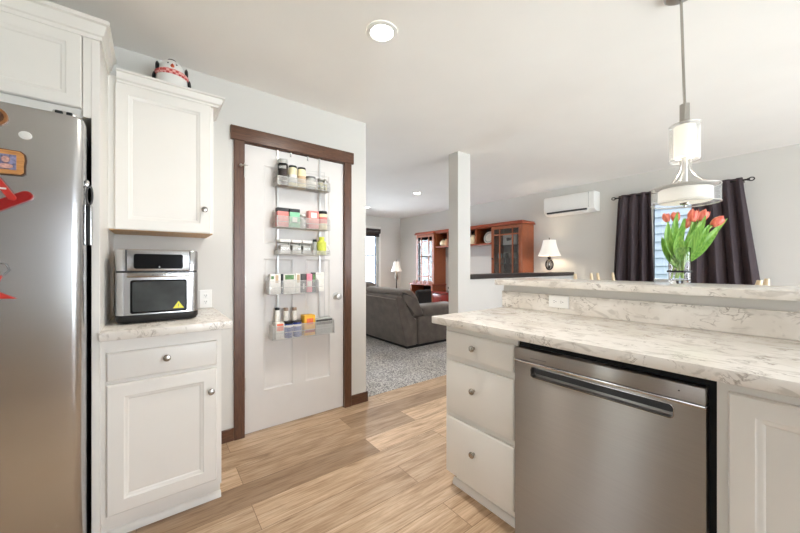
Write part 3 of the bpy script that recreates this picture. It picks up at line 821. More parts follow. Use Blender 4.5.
# toaster oven
t = thing('toaster_oven', 'stainless steel toaster oven with glass door on the left counter', 'toaster oven', (-2.13, 0.025, 0.914))
def rplan(x0, x1, y0, y1, r, z, n=5, d=0):
    pts = []
    for cx, cy, a0 in ((x1 - r, y1 - r, 0), (x0 + r, y1 - r, 90), (x0 + r, y0 + r, 180), (x1 - r, y0 + r, 270)):
        for k in range(n + 1):
            a = R(a0 + 90 * k / n); pts.append((cx + (r - d) * math.cos(a), cy + (r - d) * math.sin(a), z))
    return pts
ox0, ox1, oy0, oy1 = -2.29, -1.968, -0.141, 0.187
mb = MB(); mb.loft([rplan(ox0, ox1, oy0, oy1, 0.035, z, d=d) for z, d in ((0.918, 0.02), (0.922, 0.008), (0.935, 0.0), (0.957, -0.001))]); mb.build('base', M['black'], t)
mb = MB(); mb.loft([rplan(ox0, ox1, oy0, oy1, 0.035, z) for z in (0.957, 1.157)]); mb.build('lower_body', M['steel'], t)
mb = MB(); mb.loft([rplan(ox0, ox1, oy0, oy1, 0.035, z, d=d) for z, d in ((1.157, 0.003), (1.165, 0.003))]); mb.build('seam', M['black'], t)
mb = MB(); mb.loft([rplan(ox0, ox1, oy0, oy1, 0.035, z, d=d) for z, d in ((1.165, 0), (1.258, 0), (1.265, 0.004), (1.268, 0.012))]); mb.build('upper_body', M['steel'], t)
for u in (ox0 + 0.06, ox1 - 0.05):
    for v in (oy0 + 0.05, oy1 - 0.05):
        mb = MB(); mb.lathe([(0.012, 0), (0.012, 0.006)], (u, v, 0.914), 10); mb.build('foot', M['black'], t)
FO = FX(ox1)
for u in (-0.101, 0.150):
    mb = MB(FO); mb.box(u - 0.002, u + 0.002, -0.002, 0.0015, 1.165, 1.264); mb.build('panel_groove', M['black'], t)
mb = MB(FO); mb.box(-0.098, 0.147, -0.002, 0.006, 1.165, 1.262, 0.003, 2); cp = mb.build('control_panel', M['steel'], t)
mb = MB(FO)
def rrect(u0, u1, z0, z1, r, w, n=5):
    pts = []
    for cx, cz, a0 in ((u1 - r, z1 - r, 0), (u0 + r, z1 - r, 90), (u0 + r, z0 + r, 180), (u1 - r, z0 + r, 270)):
        for k in range(n + 1):
            a = R(a0 + 90 * k / n); pts.append((cx + r * math.cos(a), w, cz + r * math.sin(a)))
    return pts
mb.loft([rrect(-0.073, 0.120, 1.175, 1.246, 0.010, w) for w in (0.004, 0.0075)]); ds = mb.build('display', M['blackg'], cp)
mb = MB(FO); mb.box(0.022, 0.027, 0.0075, 0.008, 1.181, 1.186); mb.build('power_button', M['bnickel'], cp)
mb = MB(FO); mb.box(-0.10, 0.149, -0.002, 0.016, 1.134, 1.156, 0.005, 2); hd = mb.build('door_handle', M['steel_trim'], t)
mb = MB(FO)
for k, wdt in enumerate((0.006, 0.004, 0.005, 0.005, 0.003, 0.006, 0.004)): mb.box(-0.004 + k * 0.0095, -0.004 + k * 0.0095 + wdt, 0.016, 0.0165, 1.1425, 1.1475)
mb.build('logo_lettering', M['dgrey'], hd)
mb = MB(FO); mb.loft([rrect(-0.086, 0.137, 0.963, 1.122, 0.010, w) for w in (-0.003, 0.0035)]); od = mb.build('door_window_frame', M['blackg'], t)
mb = MB(FO); mb.loft([rrect(-0.078, 0.129, 0.971, 1.114, 0.008, w) for w in (0.0035, 0.005)]); mb.build('door_glass', plain('smoked_oven_glass', (66, 68, 68), 0.16, var=0.3, nscale=9, spec=0.2), od)
mb = MB(FO); mb.loft([[(u, w, z) for u, z in ((0.078, 0.978), (0.124, 0.978), (0.101, 1.014))] for w in (0.005, 0.0055)]); sk = mb.build('warning_sticker', col('sticker_yellow', (226, 220, 60), 0.4, 0.02), od); sk['label'] = 'yellow triangular sticker'
mb = MB(FO); mb.box(0.0995, 0.1025, 0.0055, 0.0058, 0.988, 1.000); mb.box(0.0995, 0.1025, 0.0055, 0.0058, 0.982, 0.985); mb.build('warning_mark', M['grey'], od)

# penguin figurine on the upper cabinet
px, py, pz = -2.285, 0.086, 2.134
t = thing('penguin_figurine', 'white penguin figurine with orange nose and red checked scarf on top of the upper cabinet', 'figurine', (px, py, pz))
mb = MB(); mb.lathe([(0.060, 0), (0.074, 0.01), (0.082, 0.05), (0.081, 0.10), (0.075, 0.145), (0.062, 0.190), (0.045, 0.215), (0.022, 0.232), (0.004, 0.236)], (px, py, pz), 24); mb.build('body', M['plastic'], t)
mb = MB(); mb.lathe([(0.024, 0.230), (0.020, 0.238), (0.010, 0.244), (0.002, 0.246)], (px, py, pz), 16); mb.build('cap', M['dgrey'], t)
mb = MB(); mb.lathe([(0.078, 0.128), (0.084, 0.134), (0.083, 0.150), (0.075, 0.158), (0.070, 0.158)], (px, py, pz), 28, caps=(False, False)); mb.build('scarf', M['scarf'], t)
mb = MB(); mb.loft([[(px + o + 0.0, py + r_ * math.cos(a), pz + 0.176 + r_ * math.sin(a)) for a in [2 * PI * k / 12 for k in range(12)]] for o, r_ in ((0.052, 0.012), (0.075, 0.008), (0.092, 0.002))]); mb.build('nose', M['orange'], t)
for s in (-1, 1):
    mb = MB(); mb.ball((px + 0.058, py + s * 0.020, pz + 0.192), 0.004, 8, 6); mb.build('eye', M['black'], t)
    mb = MB(); mb.ball((px + 0.022, py + s * 0.068, pz + 0.172), (0.020, 0.010, 0.030), 12, 8); mb.ball((px + 0.02, py + s * 0.083, pz + 0.095), (0.022, 0.010, 0.045), 12, 8); mb.build('wing', M['black'], t)

# ================================================================== peninsula
PF = 1.245           # plane of the drawer fronts
t = thing('drawer_cabinet', 'white cabinet of three drawers at the left end of the peninsula', 'cabinet', (-1.02, 1.55, 0))
mb = MB(); mb.box(-1.243, -0.812, PF + 0.02, 1.905, 0.088, 0.876); mb.box(-1.219, -0.812, 1.333, 1.905, 0, 0.088); mb.build('cabinet_body', M['cab'], t)
mb = MB(); mb.box(-1.222, -0.812, 1.320, 1.333, 0, 0.088); mb.prism([(0, 0)] + [(0.016 * math.cos(R(90) * k / 5), 0.034 * math.sin(R(90) * k / 5)) for k in range(6)], -1.236, -0.812, T=lambda p: (p[1], 1.320 - p[0], p[2])); mb.build('toe_kick', M['cab'], t)
for z0, z1, kz in ((0.722, 0.844, 0.787), (0.427, 0.692, 0.580), (0.116, 0.396, 0.273)):
    d = slab_front(MB(FN(PF + 0.02)), -1.230, -0.822, z0, z1, t=0.02).build('drawer', M['cab'], t)
    knob(d, -1.038, kz, FN(PF), -0.001)

t = thing('sink_cabinet', 'white base cabinet with framed doors right of the dishwasher', 'cabinet', (0.35, 1.55, 0))
mb = MB(); mb.box(-0.187, 0.90, PF + 0.02, 1.905, 0.088, 0.876); mb.box(-0.187, 0.90, 1.333, 1.905, 0, 0.088); mb.build('cabinet_body', M['cab'], t)
mb = MB(); mb.box(-0.187, 0.90, 1.320, 1.333, 0, 0.088); mb.build('toe_kick', M['cab'], t)
for a, b in ((-0.163, 0.36), (0.366, 0.89)):
    d = panel_front(MB(FN(PF + 0.02)), a, b, 0.118, 0.846, t=0.02, fw=0.05).build('door', M['cab'], t)
    knob(d, b - 0.03 if a < 0 else a + 0.03, 0.78, FN(PF), -0.001)

# dishwasher
DW = 1.232
t = thing('dishwasher', 'stainless steel dishwasher with a pocket handle built into the peninsula', 'dishwasher', (-0.5, 1.5, 0))
mb = MB(); mb.box(-0.811, -0.188, 1.275, 1.86, 0.02, 0.875); mb.build('tub_body', M['darkgap'], t)
mb = MB(); mb.box(-0.80, -0.20, 1.33, 1.345, 0.0, 0.04); mb.build('kick_plate', M['black'], t)
FD = FN(DW)
mb = MB(FD)
a, b, z0, z1 = -0.806, -0.204, 0.045, 0.789
hu0, hu1, hz0, hz1 = -0.733, -0.276, 0.735, 0.776
# front skin with a rounded pocket cut into it
hole = rrect(hu0, hu1, hz0, hz1, 0.012, 0)
def outer_for(u, z):
    # project the hole point to the door edge so that the skin is one clean ring
    cu, cz = (hu0 + hu1) / 2, (hz0 + hz1) / 2
    return (min(max(a if u < hu0 + 0.012 else (b if u > hu1 - 0.012 else u), a), b))
n = len(hole)
outer = []
for (u, w, z) in hole:
    uu = a if u <= hu0 + 0.0125 else b
    zz = z0 if z < (hz0 + hz1) / 2 else z1
    outer.append((uu, 0, zz))
vo = {}
def V(p):
    k = tuple(round(x, 6) for x in p)
    if k not in vo: vo[k] = mb.bm.verts.new(mb.T(p))
    return vo[k]
for i in range(n):
    j = (i + 1) % n
    q = [V(hole[i]), V(hole[j]), V(outer[j]), V(outer[i])]
    q2 = [v for k, v in enumerate(q) if v not in q[:k]]
    if len(q2) > 2: mb.bm.faces.new(q2)
mb.loft([[(u, w, z) for u, _, z in hole] for w in (0, -0.004, -0.028)], caps=(False, True))
mb.loft([[(a, w, z0), (b, w, z0), (b, w, z1), (a, w, z1)] for w in (0, -0.040)], caps=(False, True))
dd = mb.build('door_panel', M['steel_dw'], t)
mb = MB(FD); mb.loft([[(((hu0 + hu1) / 2) + (u - (hu0 + hu1) / 2) * k, w, (hz0 + hz1) / 2 + (z - (hz0 + hz1) / 2) * k2) for u, _, z in hole] for k, k2, w in ((1.008, 1.10, 0.0), (1.006, 1.07, 0.0015), (1.0, 1.0, 0.002), (0.998, 0.97, -0.001))], caps=(False, False)); mb.build('handle_rim', M['steel_trim'], dd)
mb = MB(FD); mb.loft([[(((hu0 + hu1) / 2) + (u - (hu0 + hu1) / 2) * 0.99, w, (hz0 + hz1) / 2 + 0.004 + (z - (hz0 + hz1) / 2) * 0.72) for u, _, z in hole] for w in (-0.0275, -0.024)]); mb.build('handle_pocket', M['dgrey'], dd)
mb = MB(FD); mb.box(-0.807, -0.204, -0.04, 0.004, 0.797, 0.845, 0.003, 2); cp = mb.build('control_strip', M['steel_dw'], t)
mb = MB(FD); mb.box(-0.806, -0.204, -0.035, 0.006, 0.786, 0.796, 0.003, 2); mb.build('lip', M['steel_trim'], t)
mb = MB(FD); mb.box(-0.733, -0.665, 0.004, 0.0045, 0.811, 0.8135); mb.build('logo_strip', M['grey'], cp)
mb = MB(FD); mb.lathe([(0.0022, 0), (0.0022, 0.0006)], (-0.262, 0.004, 0.824), 10, 'Y'); mb.build('indicator', M['black'], cp)

mb = MB(); mb.box(-1.307, 0.92, 1.214, 1.909, 0.876, 0.914, 0.003, 2)
tag(mb.build('countertop', M['quartz']), 'long white quartz countertop over the dishwasher and drawers', 'countertop')
mb = MB(); mb.box(-1.333, 0.92, 1.888, 1.9088, 0.9145, 1.018, 0.001, 1)
tag(mb.build('backsplash', M['quartz']), 'quartz backsplash strip standing behind the peninsula counter', 'backsplash')
mb = MB(); mb.box(-1.362, 0.92, 1.845, 2.31, 1.0615, 1.097, 0.003, 2)
tag(mb.build('bar_top', M['quartz']), 'raised white quartz bar top with the tulip vase on it', 'countertop')

# vase with tulips
vx, vy, vz = -0.463, 2.18, 1.0972
t = thing('vase', 'clear glass cylinder vase with a black band holding tulips', 'vase', (vx, vy, vz))
mb = MB(); mb.lathe([(0.039, 0), (0.042, 0.004), (0.0435, 0.02), (0.045, 0.183), (0.0438, 0.186), (0.0422, 0.183), (0.0405, 0.022), (0.036, 0.016)], (vx, vy, vz), 32); mb.build('glass', M['glass'], t)
mb = MB(); mb.lathe([(0.0445, 0.058), (0.0475, 0.059), (0.0475, 0.067), (0.0445, 0.068)], (vx, vy, vz), 32, caps=(False, False)); mb.build('band', M['black'], t)
for k in range(4):
    a = 2 * PI * k / 4 + 0.5
    mb = MB(); mb.ball((vx + 0.048 * math.cos(a), vy + 0.048 * math.sin(a), vz + 0.063), 0.006, 10, 6); mb.build('bead', M['iron'], t)

def tulip(label, base, head, lean, size, leaves):
    t = thing('tulip', label, 'flower', base, group='tulips in the glass vase')
    B = Vector(base); Hd = Vector(head)
    mid = B.lerp(Hd, 0.55); mid.z += 0.02; mid.x -= (head[0] - base[0]) * 0.18
    pts = []
    for k in range(9):
        f = k / 8
        pts.append(tuple(B * (1 - f) ** 2 + mid * 2 * f * (1 - f) + Hd * f * f))
    mb = MB(); mb.tube(pts, 0.0042, 8); mb.build('stem', M['stem'], t)
    d = Vector(lean).normalized()
    side = d.cross(Vector((0, 1, 0.1))).normalized(); fw = d.cross(side)
    for ring, (nn, sc, op) in enumerate(((3, 0.92, 0.86), (3, 1.0, 1.0))):
        for k in range(nn):
            a0 = 2 * PI * k / nn + ring * PI / 3 + 0.4
            def f(u, v, a0=a0, sc=sc, op=op):
                h = u
                rad = size * 0.44 * op * (math.sin(PI * min(0.12 + h * 0.66, 1.0)) ** 0.75 + 0.05)
                wd = (0.72 * math.sin(PI * min(0.15 + h * 0.85, 0.999)) ** 0.7) * 1.15
                a = a0 + (v - 0.5) * 2 * wd
                p = Hd + d * (h * size * 1.36 * sc - 0.004 - 0.10 * size * abs(v - 0.5) * h) + (side * math.cos(a) + fw * math.sin(a)) * rad
                return p
            mb = MB(); mb.grid(f, 9, 6, 0.0012); mb.build('petal', M['petal'] if (k + ring) % 3 else M['petaly'], t)
    for (st, tip, bow, w) in leaves:
        P0 = Vector(pts[st]); P2 = Vector(tip); P1 = P0.lerp(P2, 0.5) + Vector(bow)
        def g(u, v, P0=P0, P1=P1, P2=P2, w=w):
            p = P0 * (1 - u) ** 2 + P1 * 2 * u * (1 - u) + P2 * u * u
            tan = ((P1 - P0) * (1 - u) + (P2 - P1) * u).normalized()
            s_ = tan.cross(Vector((0.45, -0.85, 0.15))).normalized()
            ww = w * (math.sin(PI * min(0.06 + 0.94 * u ** 0.8, 1)) ** 0.8 + 0.04)
            return p + s_ * ww * (v - 0.5) * 2 + s_.cross(tan) * ww * 0.5 * (abs(v - 0.5) * 2) ** 2
        mb = MB(); mb.grid(g, 14, 4, 0.001); mb.build('leaf', M['leaf'], t)
    return t
# right = (0.604, 0.797): offsets along the view's right; negative y comes nearer
def vp(r, z, f=0.0): return (vx + 0.604 * r - 0.797 * f, vy + 0.797 * r + 0.604 * f, z)
def vb(r, f, z=vz + 0.027): return vp(r, z, f)
tulip('large open tulip leaning right, second from the right in the vase', vb(-0.012, 0.01), vp(0.108, 1.424), (0.35, 0.3, 0.9), 0.048, [(3, vp(0.150, 1.462), (-0.01, 0, -0.01), 0.010), (3, vp(0.075, 1.462, -0.03), (-0.01, 0, -0.01), 0.012)])
tulip('rightmost tulip, tilted far outward over the vase', vb(-0.02, -0.01), vp(0.152, 1.398, -0.02), (0.55, 0.5, 0.62), 0.048, [(3, vp(0.220, 1.432, -0.03), (-0.008, -0.01, -0.020), 0.015), (2, vp(0.165, 1.385, -0.045), (0.0, 0.0, -0.012), 0.022)])
tulip('large tulip in the middle of the bouquet with red petals', vb(0.0, -0.015), vp(0.040, 1.418, -0.03), (0.10, 0.05, 1), 0.049, [(2, vp(0.090, 1.445, -0.05), (0.0, 0, -0.01), 0.020), (2, vp(0.110, 1.400, -0.05), (0.0, 0, -0.01), 0.024)])
tulip('small tulip partly hidden behind leaves, left of the middle bloom', vb(0.01, 0.02), vp(0.006, 1.424, 0.03), (-0.02, 0, 1), 0.040, [(2, vp(0.005, 1.435, -0.03), (-0.02, 0, 0.0), 0.018), (1, vp(0.050, 1.395, -0.06), (-0.01, 0, 0.0), 0.026)])
tulip('second tulip from the left in the vase, pale orange', vb(0.02, 0.0), vp(-0.020, 1.424, 0.0), (-0.1, -0.05, 1), 0.038, [(2, vp(-0.066, 1.415, -0.01), (-0.035, -0.045, -0.015), 0.022), (2, vp(-0.040, 1.37, -0.05), (-0.02, -0.02, 0.0), 0.024)])
tulip('leftmost tulip in the vase, mostly wrapped in leaves', vb(0.025, 0.015), vp(-0.048, 1.424, 0.02), (-0.15, -0.1, 1), 0.036, [(2, vp(-0.040, 1.462, -0.035), (-0.025, -0.03, 0.0), 0.019), (3, vp(-0.022, 1.43, -0.05), (0.0, 0, 0.0), 0.013), (1, vp(-0.075, 1.34, 0.02), (-0.02, -0.025, 0.0), 0.022)])
tulip('tulip at the back of the bouquet between the two large blooms', vb(-0.025, 0.02), vp(0.072, 1.395, 0.045), (0.2, 0.2, 0.95), 0.038, [(3, vp(0.135, 1.415, 0.0), (0.0, 0, -0.012), 0.020), (2, vp(0.065, 1.38, -0.05), (0, 0, -0.01), 0.024)])

# pendant light over the bar
ux, uy = -0.393, 1.936
t = thing('pendant_light', 'nickel pendant light with glass cylinder and wide drum hanging over the bar', 'light', (ux, uy, 1.46))
cx_, cy_ = ux - 0.010, uy - 0.013
mb = MB(); mb.lathe([(0.062, 2.438), (0.062, 2.428), (0.056, 2.422), (0.012, 2.418), (0.012, 2.41)], (cx_, cy_, 0), 28); mb.build('canopy', M['bnickel'], t)
mb = MB(); mb.tube([(cx_, cy_, 2.415), (ux, uy, 1.925)], 0.0055, 12); mb.build('rod', M['nickel'], t)
mb = MB(); mb.box(ux - 0.0135, ux + 0.0135, uy - 0.0135, uy + 0.0135, 1.834, 1.930, 0.002, 1, rot=Matrix.Rotation(R(52.8), 3, 'Z')); mb.build('socket_block', M['nickel'], t)
mb = MB(); mb.lathe([(0.002, 1.829), (0.037, 1.827), (0.039, 1.823), (0.039, 1.684), (0.036, 1.681), (0.002, 1.681)], (ux, uy, 0), 32); mb.build('inner_shade', M['pshade'], t)
mb = MB(); mb.lathe([(0.0538, 1.671), (0.055, 1.671), (0.055, 1.833), (0.0538, 1.833)], (ux, uy, 0), 40, caps=(False, False)); mb.lathe([(0.055, 1.671), (0.0538, 1.671), (0.0538, 1.833), (0.055, 1.833)], (ux, uy, 0), 40, caps=(False, False)); oc = mb.build('outer_glass', M['organza'], t)
for z in (1.671, 1.833):
    mb = MB(); mb.tube([(ux + 0.055 * math.cos(2 * PI * k / 32), uy + 0.055 * math.sin(2 * PI * k / 32), z) for k in range(32)], 0.002, 6, True); mb.build('rim', M['bnickel'], oc)
mb = MB(); mb.lathe([(0.011, 1.681), (0.011, 1.53), (0.016, 1.528), (0.016, 1.515)], (ux, uy, 0), 14); mb.build('stem_tube', M['bnickel'], t)
for k in range(3):
    a = R(30) + 2 * PI * k / 3
    pts = []
    for j in range(11):
        f = j / 10
        rr = 0.018 + 0.094 * f ** 2.2
        pts.append((ux + rr * math.cos(a), uy + rr * math.sin(a), 1.676 - 0.123 * f ** 0.75))
    mb = MB(); mb.tube(pts, 0.0045, 8); mb.build('arm', M['bnickel'], t)
DR = 0.120
mb = MB(); mb.lathe([(DR, 1.472), (DR + 0.0015, 1.472), (DR + 0.0015, 1.548), (DR, 1.548)], (ux, uy, 0), 56, caps=(False, False)); od = mb.build('drum_glass', M['organza'], t)
for z in (1.472, 1.548):
    mb = MB(); mb.tube([(ux + (DR + 0.001) * math.cos(2 * PI * k / 56), uy + (DR + 0.001) * math.sin(2 * PI * k / 56), z) for k in range(56)], 0.0025, 6, True); mb.build('rim', M['bnickel'], od)
mb = MB(); mb.lathe([(0.002, 1.540), (0.090, 1.540), (0.096, 1.536), (0.097, 1.486), (0.092, 1.480), (0.05, 1.477), (0.002, 1.476)], (ux, uy, 0), 48); mb.build('drum_diffuser', M['pdrum'], t)
mb = MB(); mb.lathe([(0.114, 1.549), (0.102, 1.552), (0.100, 1.549), (0.02, 1.549)], (ux, uy, 0), 48, caps=(False, False)); mb.build('top_ring', M['bnickel'], t)
mb = MB(); mb.lathe([(0.018, 1.476), (0.016, 1.470), (0.006, 1.466), (0.005, 1.458), (0.001, 1.456)], (ux, uy, 0), 16); mb.build('finial', M['nickel'], t)
def point(name, loc, power, rad=0.05, color=(1, 0.92, 0.82)):
    l = bpy.data.lights.new(name, 'POINT'); l.energy = power; l.shadow_soft_size = rad; l.color = color
    o = bpy.data.objects.new(name, l); o.location = loc; COL.objects.link(o); return o
point('pendant_glow', (ux, uy, 1.59), 1.6, 0.02)

# recessed ceiling lights
def downlight(x, y, label, power=9.0):
    t = thing('ceiling_light', label, 'light', (x, y, 2.43), group='recessed ceiling lights')
    mb = MB(); mb.lathe([(0.085, 2.4395), (0.083, 2.434), (0.066, 2.431), (0.060, 2.434), (0.060, 2.4395)], (x, y, 0), 36, caps=(False, False)); mb.build('trim_ring', M['white'], t)
    mb = MB(); mb.lathe([(0.060, 2.4395), (0.060, 2.4345), (0.002, 2.4335)], (x, y, 0), 36); mb.build('diffuser', M['bulb'], t)
    l = bpy.data.lights.new('downlight_beam', 'AREA'); l.shape = 'DISK'; l.size = 0.13; l.energy = power; l.color = (1, 0.95, 0.88); l.spread = R(150)
    o = bpy.data.objects.new('downlight_beam', l); o.location = (x, y, 2.425); COL.objects.link(o)
downlight(-1.438, 0.975, 'bright round recessed ceiling light in the kitchen, nearest of all')
downlight(-4.261, 3.617, 'small recessed ceiling light just left of the white post')
downlight(-5.929, 3.623, 'farthest recessed ceiling light, near the living room window')


# ================================================================== over-the-door rack and what it holds
t = thing('door_rack', 'silver wire rack of five baskets hanging over the pantry door', 'rack', (-2.44, 0.9, 0.66))
XB = -2.446
for y in (0.732, 1.059):
    mb = MB(); mb.box(XB - 0.001, XB + 0.002, y - 0.006, y + 0.006, 0.70, 2.043, 0.0008, 1); mb.box(-2.49, XB + 0.002, y - 0.006, y + 0.006, 2.0405, 2.043); up = mb.build('upright', M['wire'], t)
    if y < 1:
        mb = MB(); mb.tube([(XB + 0.004, y, 0.70), (XB + 0.004, y, 1.30)], 0.0016, 6); mb.build('rod', M['wire'], up)
for y in (0.83, 0.962):
    mb = MB(); mb.box(XB - 0.008, XB + 0.001, y - 0.005, y + 0.005, 2.012, 2.043, 0.001, 1); mb.box(XB - 0.002, XB + 0.008, y - 0.005, y + 0.005, 2.012, 2.016); mb.build('hook', M['wire'], t)
mb = MB(); mb.tube([(XB + 0.002, 1.098, 1.94), (XB + 0.002, 1.098, 0.72)], 0.0016, 6); mb.build('rod', M['wire'], t)
mb = MB(); mb.tube([(XB + 0.002, 0.70, 1.905), (XB + 0.002, 1.098, 1.94)], 0.0012, 6); mb.build('cross_wire', M['wire'], t)
def basket(y0, y1, z0, h, xf=-2.342, hb=None):
    hb = hb or h + 0.05
    xb = XB + 0.004
    mb = MB()
    for z, xx in ((z0, xf + 0.004), (z0 + h, xf), (z0 + h * 0.5, xf + 0.002)):
        mb.tube([(xb, y0, z), (xx, y0, z), (xx, y1, z), (xb, y1, z)], 0.0018 if z > z0 else 0.0016, 6)
    mb.tube([(xb, y0, z0), (xb, y0, z0 + hb), (xb, y1, z0 + hb), (xb, y1, z0)], 0.0016, 6)
    mb.tube([(xf, y0, z0 + h), (xb, y0, z0 + hb)], 0.0016, 6); mb.tube([(xf, y1, z0 + h), (xb, y1, z0 + hb)], 0.0016, 6)
    for y in (y0, y1): mb.tube([(xf + 0.004, y, z0), (xf, y, z0 + h)], 0.0018, 6)
    b = mb.build('basket', M['wire'], t)
    mb = MB()
    mb.box(xf + 0.001, xf + 0.002, y0, y1, z0, z0 + h)
    mb.box(xb, xf, y0, y0 + 0.001, z0, z0 + h)
    mb.box(xb, xf, y1 - 0.001, y1, z0, z0 + h)
    mb.build('mesh_panel', M['mesh'], b)
    mb = MB()
    k = 0
    while xb + 0.012 * k < xf: mb.tube([(xb + 0.012 * k, y0, z0 - 0.001), (xb + 0.012 * k, y1, z0 - 0.001)], 0.001, 5); k += 1
    mb.build('floor_wires', M['wire'], b)
BZ = [1.768, 1.466, 1.272, 0.986, 0.662]
basket(0.700, 1.100, BZ[0], 0.060); basket(0.696, 1.100, BZ[1], 0.078); basket(0.706, 1.100, BZ[2], 0.030, hb=0.11); basket(0.645, 1.005, BZ[3], 0.095, hb=0.12); basket(0.668, 1.135, BZ[4], 0.098, hb=0.12)

XI = -2.393     # middle line of the baskets
G = ['jars and tins on the door rack']
def jar(label, y, z, r, h, glass, lid, lidh=0.016, fill=None, fillh=0, name='jar', lidr=0.98, neck=None, band=None):
    z = z + 0.0015
    t = thing(name, label, 'jar', (XI, y, z), group=G[0])
    p = [(r * 0.9, 0), (r, 0.004), (r, h - lidh - 0.008), (r * 0.86, h - lidh)] if not neck else [(r * 0.9, 0), (r, 0.004), (r, neck), (r * 0.55, neck + 0.018), (r * 0.5, h - lidh)]
    mb = MB(); mb.lathe(p, (XI, y, z), 20); mb.build('body', M[glass] if glass in M else glass, t)
    mb = MB(); rr = r * lidr if not neck else r * 0.6; mb.lathe([(rr, h - lidh), (rr, h - 0.002), (rr * 0.94, h)], (XI, y, z), 20); mb.build('lid', M[lid], t)
    if fill:
        mb = MB(); mb.lathe([(r * 0.86, 0.004), (r * 0.93, 0.008), (r * 0.93, fillh), (0.001, fillh + 0.002)], (XI, y, z), 18); mb.build('contents', M[fill], t)
    if band:
        mb = MB(); mb.lathe([(r + 0.0004, band[1]), (r + 0.0006, band[1]), (r + 0.0006, band[2]), (r + 0.0004, band[2])], (XI, y, z), 20, caps=(False, False)); mb.build('label', M[band[0]], t)
    return t
def carton(label, y0, y1, z, h, m, d=0.06, x=None, lid=None, lidh=0.02, patch=(), name='carton', cat='box', rz=0, bev=0.002):
    z += 0.0015; x = XI if x is None else x; cy = (y0 + y1) / 2; hw = (y1 - y0) / 2
    t = thing(name, label, cat, (x, cy, z), rz, group=G[0])
    loc = lambda p: (p[0], p[1], p[2])
    T = lambda p: (x + p[0], cy + p[1], z + p[2])
    mb = MB(T); mb.box(-d / 2, d / 2, -hw, hw, 0, h - (lidh if lid else 0), bev, 2); mb.build('body', M[m], t)
    if lid: mb = MB(T); mb.box(-d / 2 - 0.0006, d / 2 + 0.0006, -hw - 0.0006, hw + 0.0006, h - lidh, h, bev, 2); mb.build('lid', M[lid], t)
    for (pm, a, b, c_, d_) in patch:
        mb = MB(T); mb.box(d / 2, d / 2 + 0.0008, -hw + a * 2 * hw, -hw + b * 2 * hw, c_ * h, d_ * h); mb.build('label', M[pm], t)
    return t
col('pepper', (74, 60, 58), 0.8, 0.5, 300); col('cream', (236, 226, 186)); col('pinklid', (230, 150, 138)); col('mint', (132, 200, 160)); col('paper', (238, 236, 228))
col('pale_grey', (176, 178, 174)); col('pinkbox', (222, 136, 130)); col('olive', (190, 180, 110), 0.5, 0.3); col('lime', (206, 212, 84), 0.4, 0.1); col('green', (96, 140, 84), 0.5, 0.3)
col('tan', (204, 176, 140)); col('hotpink', (238, 142, 162)); col('blue', (34, 66, 150), 0.35); col('orange_label', (240, 116, 72)); col('yellowbox', (240, 184, 46), 0.45, 0.12, 40); col('redbox', (176, 52, 34), 0.45, 0.2)
col('brown_cap', (150, 128, 110)); col('dark_print', (70, 68, 66), 0.5, 0.5, 150); col('salt', (232, 228, 220))
z = BZ[0]
jar('tall glass jar of dark peppercorns with a grey lid, top basket', 0.751, z, 0.036, 0.190, 'jar', 'pale_grey', 0.030, 'pepper', 0.120)
jar('cream spice jar with black lid beside the peppercorn jar, top basket', 0.824, z, 0.030, 0.158, 'cream', 'black', 0.014, band=('paper', 0.03, 0.09))
jar('second cream spice jar with black lid, centre of the top basket', 0.892, z, 0.030, 0.156, 'cream', 'black', 0.014, band=('tan', 0.03, 0.09))
jar('squat grey jar in the right half of the top basket', 0.963, z, 0.038, 0.100, 'pale_grey', 'grey', 0.014, band=('paper', 0.02, 0.06))
jar('small jar of yellowish spice at the right end of the top basket', 1.045, z, 0.025, 0.100, 'jar', 'bnickel', 0.014, 'olive', 0.07)
jar('rightmost little glass jar of the top basket', 1.086, z, 0.013, 0.102, 'jar', 'bnickel', 0.012, 'olive', 0.06)
z = BZ[1]
carton('pink tin with black lid at the left of the second basket', 0.708, 0.786, z, 0.140, 'pinkbox', 0.06, lid='black', lidh=0.026, patch=[('pinklid', 0.1, 0.9, 0.2, 0.6)], name='tin', cat='tin')
carton('mint green tin with black lid in the second basket', 0.794, 0.868, z, 0.140, 'mint', 0.06, lid='black', lidh=0.024, patch=[('paper', 0.25, 0.75, 0.3, 0.55)], name='tin', cat='tin')
jar('small clear jar of white powder in the second basket', 0.900, z, 0.021, 0.108, 'jar', 'plastic', 0.014, 'salt', 0.07)
carton('pink box with a white oval label in the second basket', 0.938, 1.018, z, 0.140, 'pinkbox', 0.055, patch=[('paper', 0.22, 0.78, 0.62, 0.9)], name='box')
jar('pink labelled jar with black lid at the right of the second basket', 1.061, z, 0.035, 0.148, 'cream', 'black', 0.022, band=('pinkbox', 0.05, 0.10))
z = BZ[2]
for (y0, y1, h, lab) in ((0.722, 0.800, 0.108, 'largest of three square clear jars, left end of the third basket'), (0.809, 0.882, 0.106, 'square clear jar in the middle of three in the third basket'), (0.889, 0.962, 0.106, 'square clear jar next to the lime bottle in the third basket')):
    tt = carton(lab, y0, y1, z, h, 'jar', 0.064, lid='plastic', lidh=0.022, name='square_jar', cat='jar', bev=0.006)
    mb = MB(lambda p: (XI + p[0], (y0 + y1) / 2 + p[1], z + 0.0015 + p[2])); hw = (y1 - y0) / 2 - 0.004
    mb.box(-0.027, 0.027, -hw, hw, 0.004, 0.066, 0.004, 1); mb.build('contents', M['salt'], tt)
jar('lime green squeeze bottle standing in the third basket', 1.052, z, 0.036, 0.140, 'lime', 'lime', 0.018, name='bottle', neck=0.095)
jar('small dark capped vial beside the lime green bottle', 0.995, z, 0.014, 0.118, 'pale_grey', 'black', 0.018, name='bottle')
z = BZ[3]
